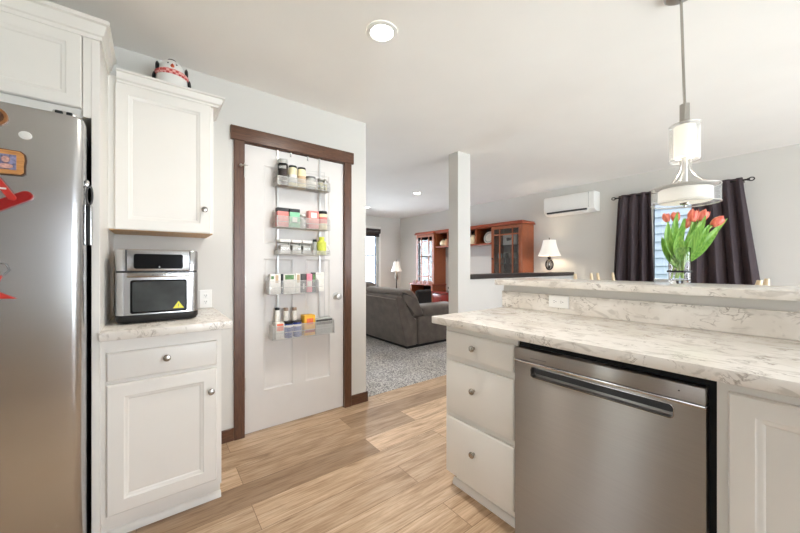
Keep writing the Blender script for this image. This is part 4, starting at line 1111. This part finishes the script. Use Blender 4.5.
carton('white seasoning packet at the left end of the fourth basket', 0.660, 0.735, z, 0.142, 'paper', 0.03, XI - 0.005, patch=[('tan', 0.5, 0.75, 0.55, 0.95), ('green', 0.1, 0.35, 0.75, 0.9)], name='packet', cat='packet')
carton('thin black edged packet leaning behind the white packet', 0.738, 0.749, z, 0.142, 'black', 0.05, XI - 0.005, name='packet', cat='packet')
carton('white packet with green leaf print in the fourth basket', 0.752, 0.836, z, 0.140, 'paper', 0.04, XI, patch=[('green', 0.12, 0.88, 0.72, 0.96), ('salt', 0.1, 0.9, 0.2, 0.6)], name='packet', cat='packet')
carton('narrow tan and white packet right of the leaf print packet', 0.840, 0.876, z, 0.142, 'paper', 0.04, XI, patch=[('tan', 0.25, 0.85, 0.55, 0.95)], name='packet', cat='packet')
carton('black packet left of the pink one in the fourth basket', 0.880, 0.921, z, 0.140, 'dark_print', 0.04, XI, patch=[('paper', 0.4, 0.6, 0.2, 0.5)], name='packet', cat='packet')
carton('bright pink packet in the fourth basket', 0.924, 0.966, z, 0.140, 'hotpink', 0.04, XI + 0.004, patch=[('paper', 0.1, 0.9, 0.3, 0.6)], name='packet', cat='packet')
carton('dark green packet at the right end of the fourth basket', 0.969, 0.998, z, 0.150, 'dark_print', 0.03, XI, patch=[('green', 0.2, 0.8, 0.5, 0.9)], name='packet', cat='packet')
z = BZ[4]
carton('white box with an orange label at the left of the bottom basket', 0.690, 0.750, z, 0.118, 'paper', 0.06, XI + 0.012, patch=[('orange_label', 0.12, 0.9, 0.52, 0.95)], name='box')
jar('left one of two blue cans in the bottom basket', 0.792, z, 0.032, 0.120, 'blue', 'black', 0.018, name='can', band=('paper', 0.078, 0.092))
jar('right one of two blue cans, beside the yellow box', 0.858, z, 0.032, 0.118, 'blue', 'dark_print', 0.012, name='can', band=('paper', 0.078, 0.092))
XS = XI; XI = -2.424
jar('white spice bottle with black cap behind the orange labelled box', 0.722, z, 0.017, 0.218, 'paper', 'black', 0.016, name='bottle')
jar('pale spice bottle with brown cap behind the left blue can', 0.785, z, 0.017, 0.214, 'salt', 'brown_cap', 0.022, name='bottle')
jar('pale spice bottle with brown cap behind the right blue can', 0.848, z, 0.017, 0.212, 'salt', 'brown_cap', 0.022, name='bottle')
XI = XS
carton('bright yellow and red box in the bottom basket', 0.900, 0.985, z, 0.152, 'yellowbox', 0.075, XI, patch=[('orange_label', 0.2, 0.8, 0.55, 0.85), ('redbox', 0.05, 0.95, 0.15, 0.3)], name='box')
carton('long grey printed box at the right end of the bottom basket', 0.990, 1.128, z, 0.116, 'pale_grey', 0.07, XI, patch=[('dark_print', 0.03, 0.97, 0.62, 0.96)], name='box')
carton('flat white card pad standing right of the packets by the door knob', 1.012, 1.090, 0.985, 0.150, 'paper', 0.010, -2.436, patch=[('pale_grey', 0.1, 0.7, 0.9, 0.92), ('pale_grey', 0.1, 0.8, 0.25, 0.27)], name='card_pad', cat='pad')

# ================================================================== living room
def soft(mb, x0, x1, y0, y1, z0, z1, b): return mb.box(x0, x1, y0, y1, z0, z1, b, 5)
t = thing('sofa', 'taupe velvet sofa with its back to the kitchen', 'sofa', (-4.6, 3.3, 0.008))
F0 = FX(0)
mb = MB(); mb.prism([(2.842, 0.045), (2.70, 0.60), (2.672, 0.735), (2.70, 0.775), (2.78, 0.77), (2.86, 0.60), (2.93, 0.44), (3.04, 0.43), (3.04, 0.045)], -5.66, -3.575, T=lambda p: (p[1], p[0], p[2]))
bmesh.ops.bevel(mb.bm, geom=[e for e in mb.bm.edges], offset=0.025, segments=3, profile=0.5, affect='EDGES'); mb.build('back', M['sofa'], t)
mb = MB(); mb.tube([(-5.64, 2.665, 0.722), (-4.6, 2.664, 0.732), (-3.60, 2.665, 0.722)], 0.008, 8); mb.build('piping', M['sofaw'], t)
for (x0, x1, zt) in ((-5.62, -4.55, 0.93), (-4.53, -3.555, 0.86)):
    mb = MB()
    mb.prism([(2.705, 0.765), (2.72, zt - 0.03), (2.79, zt), (2.93, zt - 0.01), (3.03, zt - 0.10), (3.185, 0.46), (2.945, 0.45), (2.80, 0.77)], x0, x1, T=lambda p: (p[1], p[0], p[2]))
    bmesh.ops.bevel(mb.bm, geom=[e for e in mb.bm.edges], offset=0.05, segments=4, profile=0.5, affect='EDGES'); mb.build('back_cushion', M['sofa'], t)
mb = MB(); soft(mb, -5.62, -3.60, 3.04, 3.86, 0.045, 0.34, 0.03); mb.build('seat_base', M['sofa'], t)
for x0, x1 in ((-5.34, -4.62), (-4.60, -3.90)):
    mb = MB(); soft(mb, x0, x1, 3.10, 3.88, 0.33, 0.47, 0.05); mb.build('seat_cushion', M['sofa'], t)
for x0, x1 in ((-3.88, -3.565), (-5.66, -5.34)):
    mb = MB(); soft(mb, x0, x1, 3.06, 3.82, 0.045, 0.46, 0.03); ar = mb.build('arm', M['sofa'], t)
    mb = MB(); soft(mb, x0 - 0.02, x1 + 0.025, 3.13, 3.92, 0.42, 0.60, 0.075); mb.build('arm_pad', M['sofa'], ar)
mb = MB(); mb.box(-5.63, -3.60, 2.87, 3.80, 0.008, 0.05); mb.build('plinth', M['black'], t)
mb = MB()
for k in range(7): mb.ball((-3.592 + 0.012 * math.sin(k * 2.4), 2.725 + 0.004 * k, 0.70 - 0.022 * k), (0.007, 0.007, 0.010), 8, 6)
mb.build('lacing', M['sofaw'], t)
mb = MB(); mb.box(-4.0, -3.915, 3.34, 3.66, 0.475, 0.80, 0.042, 5)
tag(mb.build('throw_pillow', M['pillow']), 'charcoal throw pillow between the sofa back and its right arm', 'pillow')

YH = 4.912
def glass_tower(label, x0, x1, z0, z1, yf, yb, knob_side, items, group='cherry display cabinets', base=None):
    t = thing('display_cabinet', label, 'cabinet', ((x0 + x1) / 2, (yf + yb) / 2, base if base is not None else z0), group=group)
    mb = MB()
    mb.box(x0, x0 + 0.02, yf + 0.022, yb, z0, z1); mb.build('side_panel', M['cherry'], t)
    mb = MB(); mb.box(x1 - 0.02, x1, yf + 0.022, yb, z0, z1); mb.build('side_panel', M['cherry'], t)
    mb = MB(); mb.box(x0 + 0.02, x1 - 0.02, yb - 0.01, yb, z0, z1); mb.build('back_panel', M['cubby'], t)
    mb = MB(); mb.box(x0 + 0.02, x1 - 0.02, yf + 0.022, yb - 0.01, z0, z0 + 0.02); mb.box(x0 + 0.02, x1 - 0.02, yf + 0.022, yb - 0.01, z1 - 0.02, z1); mb.build('top_and_bottom', M['cherryh'], t)
    for z in (z0 + (z1 - z0) * 0.36, z0 + (z1 - z0) * 0.67):
        mb = MB(); mb.box(x0 + 0.022, x1 - 0.022, yf + 0.05, yb - 0.012, z - 0.006, z + 0.002); mb.build('shelf', M['cabpane'], t)
    fw = 0.062
    mb = MB(FN(yf + 0.02))
    for q in ((x0 + 0.004, x0 + fw, z0 + 0.004, z1 - 0.004), (x1 - fw, x1 - 0.004, z0 + 0.004, z1 - 0.004), (x0 + fw, x1 - fw, z0 + 0.004, z0 + fw), (x0 + fw, x1 - fw, z1 - fw, z1 - 0.004)):
        mb.box(q[0], q[1], 0, 0.02, q[2], q[3], 0.002, 1)
    d = mb.build('door', M['cherry'], t)
    mb = MB(FN(yf + 0.02)); gw = (x1 - x0) - 2 * fw
    for f in (0.24, 0.76): mb.box(x0 + fw + gw * f - 0.011, x0 + fw + gw * f + 0.011, 0.004, 0.018, z0 + fw, z1 - fw)
    for z in (z0 + fw + 0.10, z1 - fw - 0.10): mb.box(x0 + fw, x1 - fw, 0.004, 0.0175, z - 0.011, z + 0.011)
    mb.build('glazing_bars', M['cherry'], d)
    mb = MB(FN(yf + 0.02)); mb.box(x0 + fw, x1 - fw, 0.008, 0.012, z0 + fw, z1 - fw); mb.build('glass_pane', M['cabpane'], d)
    ku = x0 + 0.03 if knob_side < 0 else x1 - 0.03
    mb = MB(FN(yf)); mb.ball((ku, 0.012, (z0 + z1) / 2 - 0.06), 0.015, 10, 6); mb.build('knob', M['bronze'], d)
    return t
def topcrown(mb, path, z): return crown(mb, path, [(0, z), (0.006, z), (0.010, z + 0.02), (0.03, z + 0.045), (0.036, z + 0.05), (0.036, z + 0.062), (-0.30, z + 0.062), (-0.30, z)])
YB = YF - 0.002
tl = glass_tower('left cherry glass display cabinet standing on the media console, reflecting the window', -5.822, -5.212, 0.782, 1.90, YH, YB, 1, ())
mb = MB(); mb.box(-5.85, -5.205, YH - 0.03, YB, 1.90, 1.925, 0.003, 1); mb.box(-5.835, -5.205, YH - 0.015, YB, 1.925, 1.955, 0.003, 1); mb.build('crown_molding', M['cherryh'], tl)
tr = glass_tower('right cherry glass display cabinet behind the half wall, white pieces inside', -3.70, -3.082, 0.85, 1.90, YH, YB, -1, (), base=0.008)
mb = MB(); mb.box(-3.705, -3.05, YH - 0.03, YB, 1.90, 1.925, 0.003, 1); mb.box(-3.705, -3.065, YH - 0.015, YB, 1.925, 1.955, 0.003, 1); mb.build('crown_molding', M['cherryh'], tr)
mb = MB(); mb.box(-3.70, -3.082, YH + 0.022, YB, 0.008, 0.85); mb.build('lower_body', M['cherry'], tr)
panel_front(MB(FN(YH + 0.02)), -3.694, -3.088, 0.10, 0.82).build('lower_door', M['cherry'], tr)
t = thing('bridge_shelf', 'cherry bridge of open cubbies between the two display cabinets', 'shelf', (-4.45, 5.1, 1.58))
mb = MB(); mb.box(-5.203, -3.707, YH + 0.03, YB, 1.585, 1.607); mb.box(-5.203, -3.707, YH + 0.03, YB, 1.895, 1.915); mb.build('boards', M['cherryh'], t)
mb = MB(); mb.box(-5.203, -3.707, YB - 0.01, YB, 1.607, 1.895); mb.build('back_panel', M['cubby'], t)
for x in (-5.195, -4.83, -4.46, -4.085, -3.715):
    mb = MB(); mb.box(x - 0.012 if x > -5.19 and x < -3.72 else x - 0.008, x + 0.012 if x > -5.19 and x < -3.72 else x + 0.008, YH + 0.035, YB - 0.01, 1.607, 1.895); mb.build('divider', M['cherry'], t)
mb = MB(); mb.box(-5.203, -3.707, YH - 0.006, YB, 1.915, 1.955, 0.003, 1); mb.build('crown_molding', M['cherryh'], t)

t = thing('media_console', 'red cherry media console with an open bay at its left', 'console', (-4.85, 5.0, 0.008))
mb = MB(); mb.box(-5.99, -5.19, 4.84, YB, 0.752, 0.781, 0.004, 1); mb.build('top', M['cherryh'], t)
mb = MB()
for q in ((-5.97, -5.93, 0.008, 0.752), (-5.25, -5.21, 0.008, 0.752)): mb.box(q[0], q[1], 4.86, YB, q[2], q[3])
mb.box(-5.93, -5.25, 4.88, YB, 0.40, 0.43); mb.box(-5.93, -5.25, 4.86, YB, 0.008, 0.06); mb.build('bay_frame', M['cherry'], t)
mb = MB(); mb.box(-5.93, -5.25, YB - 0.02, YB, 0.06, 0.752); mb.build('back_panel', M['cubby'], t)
mb = MB(); mb.box(-5.208, -3.704, 4.84, YB, 0.60, 0.635, 0.004, 1); mb.build('top', M['cherryd'], t)
mb = MB(); mb.box(-5.205, -3.706, 4.88, YB, 0.008, 0.60); mb.build('drawer_body', M['cherryd'], t)
for a, b in ((-5.20, -4.71), (-4.70, -4.21), (-4.20, -3.712)):
    for z0, z1 in ((0.34, 0.585), (0.08, 0.33)):
        d = slab_front(MB(FN(4.88)), a, b, z0, z1, t=0.02).build('drawer', M['cherryd'], t)
        mb = MB(FN(4.86)); mb.ball(((a + b) / 2, 0.01, (z0 + z1) / 2), 0.014, 10, 6); mb.build('knob', M['bronze'], d)
def single(name, mb, mat, label, cat, group=None): return tag(mb.build(name, mat), label, cat, group)
for k, (x, h) in enumerate(((-5.84, 0.07), (-5.68, 0.05), (-5.52, 0.065), (-5.38, 0.05))):
    mb = MB(); mb.lathe([(0.030, 0), (0.034, 0.01), (0.020, h * 0.5), (0.026, h * 0.75), (0.004, h)], (x, 4.868, 0.7815), 14)
    single('figurine', mb, col('mauve_porcelain', (206, 176, 186), 0.3, 0.3, 90), ['leftmost small pale ornament on the console ledge under the glass door', 'second small pale ornament from the left on the console ledge', 'third small pale ornament from the left on the console ledge', 'rightmost small pale ornament on the console ledge under the glass door'][k], 'figurine', 'small ornaments on the console ledge')
mb = MB(); mb.lathe([(0.06, 0), (0.06, 0.01), (0.018, 0.02), (0.018, 0.05), (0.05, 0.06), (0.06, 0.10), (0.055, 0.105)], (-4.80, 5.0, 0.6355), 18)
single('bowl', mb, M['bronze'], 'small dark footed bowl on the red console', 'bowl')
# things in the cubbies and behind the glass
zc = 1.6075
t = thing('teapot', 'cream round pot with dark lid in the left cubby', 'pot', (-5.02, 5.02, zc))
mb = MB(); mb.lathe([(0.04, 0), (0.075, 0.03), (0.085, 0.07), (0.06, 0.12), (0.03, 0.135)], (-5.02, 5.02, zc), 20); mb.build('body', col('cream_glaze', (226, 206, 170), 0.3), t)
mb = MB(); mb.lathe([(0.035, 0.135), (0.03, 0.15), (0.01, 0.16), (0.012, 0.175), (0.002, 0.18)], (-5.02, 5.02, zc), 16); mb.build('lid', M['bronze'], t)
mb = MB(); mb.tube([(-5.09, 5.02, zc + 0.10), (-5.13, 5.02, zc + 0.11), (-5.14, 5.02, zc + 0.06), (-5.09, 5.02, zc + 0.04)], 0.010, 8); mb.build('handle', M['bronze'], t)
mb = MB(); mb.lathe([(0.03, 0), (0.05, 0.02), (0.055, 0.08), (0.03, 0.13), (0.035, 0.15)], (-4.90, 5.0, zc), 16)
single('jug', mb, col('tan_glaze', (196, 150, 112), 0.35), 'small tan jug beside the cream pot in the left cubby', 'jug')
mb = MB(); mb.lathe([(0.04, 0), (0.062, 0.03), (0.068, 0.09), (0.05, 0.14), (0.03, 0.165), (0.034, 0.18)], (-4.19, 5.0, zc), 18)
single('vase', mb, col('cream_glaze', (226, 206, 170)), 'small cream vase in a cubby just right of the white post', 'vase')
t = thing('plate', 'pale decorated plate standing in the cubby beside the right display cabinet', 'plate', (-3.86, 5.06, zc))
mb = MB(lambda p: (-3.86 + p[0], 5.06 + p[1] + (p[2]) * 0.25, zc + 0.115 + p[2]))
mb.loft([[(r_ * math.cos(2 * PI * k / 32), w, r_ * math.sin(2 * PI * k / 32)) for k in range(32)] for r_, w in ((0.06, 0.012), (0.112, 0), (0.113, -0.004), (0.062, 0.004), (0.002, 0.004))]); mb.build('dish', col('pale_porcelain', (222, 222, 214), 0.25, 0.1, 40), t)
mb = MB(lambda p: (-3.86 + p[0], 5.06 + p[1] + (p[2]) * 0.25, zc + 0.115 + p[2]))
mb.loft([[(r_ * math.cos(2 * PI * k / 32), w, r_ * math.sin(2 * PI * k / 32)) for k in range(32)] for r_, w in ((0.098, -0.0045), (0.080, -0.0015))], caps=(False, False)); mb.build('rim_pattern', col('blue_pattern', (140, 150, 150), 0.3, 0.6, 80), t)
zs = [0.87, 0.85 + 1.05 * 0.36 + 0.0025, 0.85 + 1.05 * 0.67 + 0.0025]
t = thing('picture', 'white bird picture propped on the upper shelf behind the right glass door', 'picture', (-3.36, 4.985, zs[2]))
mb = MB(); mb.box(-3.50, -3.22, 4.98, 4.99, zs[2], zs[2] + 0.20, 0.002, 1); mb.build('frame', M['plastic'], t)
mb = MB(FN(4.98)); mb.loft([[(-3.40 + 0.05 * math.cos(a) * (1 + 0.5 * math.cos(a)), w, zs[2] + 0.10 + 0.028 * math.sin(a)) for a in [2 * PI * k / 20 for k in range(20)]] for w in (0, 0.001)])
mb.loft([[(-3.36, w, zs[2] + 0.11), (-3.29, w, zs[2] + 0.15), (-3.31, w, zs[2] + 0.12)] for w in (0, 0.001)]); mb.build('bird', M['black'], t)
def goblet(x, y, z, label):
    mb = MB(); mb.lathe([(0.034, 0), (0.034, 0.003), (0.005, 0.008), (0.005, 0.08), (0.03, 0.10), (0.038, 0.14), (0.034, 0.18), (0.032, 0.18), (0.034, 0.14), (0.027, 0.104), (0.002, 0.088)], (x, y, z), 16)
    single('goblet', mb, M['veil_glass'], label, 'glass', 'glasses behind the right glass door')
for k, x in enumerate((-3.56, -3.45, -3.34, -3.24)):
    goblet(x, 4.985, zs[1], ['leftmost stemmed glass on the middle shelf of the right display cabinet', 'second stemmed glass from the left on the middle shelf of the right display cabinet', 'third stemmed glass from the left on the middle shelf of the right display cabinet', 'rightmost stemmed glass on the middle shelf of the right display cabinet'][k])
for k, (x, rr, hh) in enumerate(((-3.52, 0.05, 0.10), (-3.38, 0.06, 0.15), (-3.24, 0.045, 0.12))):
    mb = MB(); mb.lathe([(rr * 0.6, 0), (rr, 0.02), (rr, hh * 0.7), (rr * 0.5, hh), (rr * 0.6, hh + 0.01)], (x, 5.005, zs[0] + 0.001), 16)
    single('china_pot', mb, col('pale_porcelain', (222, 222, 214)), ['left white china pot on the lowest shelf of the right display cabinet', 'tall middle china pot on the lowest shelf of the right display cabinet', 'small right china pot on the lowest shelf of the right display cabinet'][k], 'pot', 'china behind the right glass door')

# end tables and lamps
def end_table(x, y, w, d, h, label):
    t = thing('end_table', label, 'table', (x, y, 0.008))
    mb = MB(); mb.box(x - w / 2, x + w / 2, y - d / 2, y + d / 2, h - 0.025, h, 0.003, 1); mb.build('table_top', M['cherryh'], t)
    for sx in (-1, 1):
        for sy in (-1, 1):
            mb = MB(); mb.box(x + sx * (w / 2 - 0.03) - 0.018, x + sx * (w / 2 - 0.03) + 0.018, y + sy * (d / 2 - 0.03) - 0.018, y + sy * (d / 2 - 0.03) + 0.018, 0.008, h - 0.025); mb.build('leg', M['cherry'], t)
end_table(-2.82, 5.04, 0.42, 0.42, 0.66, 'small cherry end table between the right display cabinet and the half wall')
end_table(-6.40, 4.66, 0.5, 0.4, 0.60, 'cherry end table in the far corner of the living room under the lamp')
def lamp(x, y, z, h, rt, rb, sh, label, orb, power):
    t = thing('table_lamp', label, 'lamp', (x, y, z))
    zt = z + h
    mb = MB(); mb.lathe([(rb * 0.42, 0), (rb * 0.42, 0.015), (rb * 0.25, 0.03), (0.014, 0.05), (0.012, h - sh - (0.33 if orb else 0.26)), (0.020, h - sh - (0.32 if orb else 0.25)), (0.008, h - sh - (0.31 if orb else 0.24))], (x, y, z), 18); mb.build('base', M['bronze'], t)
    if orb:
        oc = zt - sh - 0.17
        for k in range(7):
            a = PI * k / 7
            mb = MB(); mb.tube([(x + 0.058 * math.cos(q) * math.cos(a), y + 0.058 * math.cos(q) * math.sin(a), oc + 0.085 * math.sin(q)) for q in [2 * PI * j / 20 for j in range(20)]], 0.0055, 6, True); mb.build('orb_hoop', M['bronze'], t)
        mb = MB(); mb.ball((x, y, oc), (0.018, 0.018, 0.06), 12, 8); mb.build('orb_core', M['steel_trim'], t)
        mb = MB(); mb.lathe([(0.008, oc - z + 0.085), (0.024, oc - z + 0.092), (0.028, oc - z + 0.125), (0.012, oc - z + 0.14), (0.008, h - sh + 0.02)], (x, y, z), 16); mb.build('neck', M['bronze'], t)
    else:
        mb = MB(); mb.lathe([(0.012, h - sh - 0.25), (0.034, h - sh - 0.22), (0.046, h - sh - 0.17), (0.030, h - sh - 0.10), (0.016, h - sh - 0.06), (0.010, h - sh + 0.02)], (x, y, z), 18); mb.build('urn', col('bronze_silver', (120, 112, 104), 0.3, 0.5, 60, 0.6), t)
    prof = []
    for k in range(9):
        f = k / 8
        prof.append((rt + (rb - rt) * (f ** 1.6), h - 0.03 - f * sh))
    inner = [(r_ - 0.004, q) for r_, q in prof[::-1]]
    mb = MB(); mb.lathe(prof + inner, (x, y, z), 32, caps=(False, False)); mb.lathe([prof[0], inner[-1]], (x, y, z), 32, caps=(False, False)); mb.build('lamp_shade', M['shade'], t)
    mb = MB(); mb.lathe([(0.004, h - sh - 0.02), (0.004, h - 0.012), (0.010, h - 0.01), (0.008, h + 0.008), (0.001, h + 0.012)], (x, y, z), 12); mb.build('finial', M['bronze'], t)
    point('lamp_glow', (x, y, zt - 0.03 - sh * 0.55), power, 0.04, (1, 0.86, 0.68))
lamp(-2.672, 5.03, 0.661, 0.965, 0.095, 0.168, 0.25, 'lit bronze table lamp with a wire orb stem beside the right display cabinet', True, 3.2)
lamp(-6.33, 4.72, 0.601, 0.715, 0.065, 0.135, 0.235, 'lit table lamp with white shade in the far corner behind the sofa', False, 1.6)

t = thing('window_blind', 'dark brown roller blind rolled up at the top of the living room window', 'blind', (-6.87, 3.85, 1.93))
mb = MB(); mb.box(-6.884, -6.835, 3.06, 4.60, 2.05, 2.115, 0.004, 1); mb.build('valance', M['cap'], t)
mb = MB(); mb.lathe([(0.035, 3.08), (0.035, 4.58)], (-6.848, 0, 2.03), 16, 'Y'); mb.build('roll', M['cap'], t)
mb = MB(); mb.box(-6.866, -6.858, 3.09, 4.57, 1.925, 2.03); mb.box(-6.870, -6.854, 3.09, 4.57, 1.915, 1.93, 0.003, 1); mb.build('fabric', M['cap'], t)

# air conditioner
t = thing('air_conditioner', 'white wall-mounted split air conditioner high on the far wall', 'air conditioner', (-2.4, 5.18, 1.99))
mb = MB(); prof = [(5.279, 2.282), (5.10, 2.282), (5.078, 2.272), (5.066, 2.24), (5.066, 2.075), (5.080, 2.030), (5.13, 1.997), (5.279, 1.992)]
mb.loft([[(x, y, z) for y, z in prof] for x in (-2.785, -2.03)])
bmesh.ops.bevel(mb.bm, geom=[e for e in mb.bm.edges if abs(e.verts[0].co.x - e.verts[1].co.x) < 1e-4], offset=0.008, segments=2, profile=0.5, affect='EDGES'); mb.build('housing', M['plastic'], t)
mb = MB(); mb.box(-2.735, -2.13, 5.064, 5.10, 2.016, 2.040, 0.004, 1); mb.build('air_slot', M['dgrey'], t)
mb = MB(); mb.box(-2.74, -2.125, 5.074, 5.12, 1.998, 2.012, 0.004, 2, rot=Matrix.Rotation(R(-8), 3, 'X')); mb.build('louver', M['plastic'], t)
mb = MB(); mb.box(-2.105, -2.103, 5.0645, 5.07, 2.05, 2.27); mb.build('seam', M['grey'], t)

# curtains on their rod, the view outside
t = thing('curtain_rod', 'black iron curtain rod with open finials above the dining window', 'curtain rod', (-1.16, 5.19, 2.13))
mb = MB(); mb.lathe([(0.010, -1.80), (0.010, -0.52)], (0, 5.19, 2.135), 12, 'X'); mb.build('rod', M['iron'], t)
for s, x in ((-1, -1.80), (1, -0.52)):
    mb = MB(); mb.tube([(x + s * (0.024 + 0.022 * math.cos(a)), 5.19, 2.135 + 0.018 * math.sin(a)) for a in [2 * PI * k / 16 for k in range(16)]], 0.006, 6, True); mb.ball((x, 5.19, 2.135), 0.015, 10, 6); mb.build('finial', M['iron'], t)
    mb = MB(); mb.tube([(x - s * 0.04, 5.19, 2.135), (x - s * 0.04, 5.23, 2.125), (x - s * 0.04, 5.279, 2.125)], 0.007, 8); mb.build('bracket', M['iron'], t)
def curtain(label, xt0, xt1, xb0, xb1, folds, ph):
    def f(u, v):
        z = 2.165 - v * 2.11
        x0 = xt0 + (xb0 - xt0) * min(v / 0.53, 1.25); x1 = xt1 + (xb1 - xt1) * min(v / 0.53, 1.25)
        amp = 0.018 + 0.030 * min(v * 2, 1)
        a = u * folds * 2 * PI + ph + 0.5 * math.sin(u * 7 + v * 2)
        x = x0 + (x1 - x0) * u + 0.010 * math.sin(2 * a) * (1 - abs(2 * u - 1))
        y = 5.175 + amp * math.sin(a) + 0.006 * math.sin(3.1 * a + v * 5)
        if v < 0.03: y = 5.19 - (0.018 if math.sin(a) < 0 else -0.018) * (0.6 + 0.4 * abs(math.sin(a)))
        return (x, y, z)
    t = thing('curtain', label, 'curtain', ((xt0 + xt1) / 2, 5.18, 0.055), group='dark curtains at the dining window')
    mb = MB(); mb.grid(f, 90, 40, 0.004); mb.build('drape', M['curtain'], t, sharp=60)
    return t
curtain('left dark curtain panel of the dining window', -1.766, -1.385, -1.826, -1.345, 3.6, 0.4)
curtain('right dark curtain panel behind the tulips', -0.985, -0.565, -1.005, -0.435, 3.8, 1.1)

t = thing('neighbor_house', 'neighbouring house wall of pale blue clapboard outside the dining window', 'house', (-1.2, 8.3, -0.3))
mb = MB()
pts = []
z = -0.3
for k in range(26): pts += [(8.20, z + 0.165 * k), (8.20, z + 0.165 * k + 0.012), (8.24, z + 0.165 * (k + 1) - 0.012), (8.25, z + 0.165 * (k + 1) - 0.001)]
pts += [(8.5, z + 26 * 0.165), (8.5, z)]
mb.loft([[(x, y, zz) for y, zz in pts] for x in (-6.5, 4.0)]); mb.build('clapboard_wall', M['siding'], t, sharp=10)
mb = MB(); mb.box(-6.7, 4.2, 7.95, 8.9, 3.95, 4.10); mb.build('eave', M['white'], t)
t = thing('far_house', 'pale house with a slate roof seen through the living room window', 'house', (-15, 5.0, -0.3))
mb = MB(); mb.loft([[(x, 0.5, -0.3), (x, 9.5, -0.3), (x, 9.5, 2.9), (x, 5.0, 4.9), (x, 0.5, 2.9)] for x in (-17.5, -13.0)]); mb.build('wall', M['siding'], t)
mb = MB(); mb.loft([[(x, 0.1, 2.75), (x, 5.0, 4.95), (x, 9.9, 2.75), (x, 9.9, 2.95), (x, 5.0, 5.18), (x, 0.1, 2.95)] for x in (-17.8, -12.7)]); mb.build('roof', M['roofing'], t)
for y in (3.0, 6.2, 8.2):
    mb = MB(); mb.box(-13.0, -12.95, y - 0.5, y + 0.5, 0.7, 2.2, 0.01, 1); wd = mb.build('window', M['white'], t)
    mb = MB(); mb.box(-12.951, -12.945, y - 0.42, y + 0.42, 0.78, 2.12); mb.build('window_pane', M['roofing'], wd)

# ================================================================== dining chairs beyond the bar
def make_chair(label, bx, yc, face, sp=0.40):
    t = thing('dining_chair', label, 'chair', (bx + face * 0.2, yc, 0), 0, group='maple dining chairs beyond the bar')
    X = lambda q: bx + face * q
    for s in (-1, 1):
        y = yc + s * sp / 2
        mb = MB(); mb.tube([(X(0.03), y, 0), (X(0.05), y, 0.44), (X(0.03), y, 0.80), (X(0.0), y, 1.07), (X(-0.004), y, 1.105)], [0.017, 0.019, 0.018, 0.0165, 0.012], 10); mb.build('back_post', M['chair'], t)
        mb = MB(); mb.tube([(X(0.42), y, 0), (X(0.42), y, 0.44)], [0.015, 0.019], 10); mb.build('front_leg', M['chair'], t)
        mb = MB(); mb.tube([(X(0.05), y, 0.2), (X(0.42), y, 0.2)], 0.010, 8); mb.build('stretcher', M['chair'], t)
    mb = MB(); x0, x1 = sorted((X(0.03), X(0.45))); mb.box(x0, x1, yc - sp / 2 - 0.02, yc + sp / 2 + 0.02, 0.435, 0.465, 0.01, 3); mb.build('seat', M['chair'], t)
    for z, q in ((0.62, 0.042), (0.80, 0.030), (0.97, 0.012)):
        mb = MB(); x0, x1 = sorted((X(q - 0.006), X(q + 0.006))); mb.box(x0, x1, yc - sp / 2 + 0.012, yc + sp / 2 - 0.012, z - 0.03, z + 0.03, 0.004, 2); mb.build('slat', M['chair'], t)
make_chair('pale maple chair whose post tops show near the end of the half wall', -1.57, 3.665, 1, 0.375)
make_chair('pale maple chair in front of the left dark curtain', -1.62, 4.37, 1, 0.44)
make_chair('pale maple chair below the right dark curtain, rightmost of the three', -0.24, 3.0, -1, 0.40)
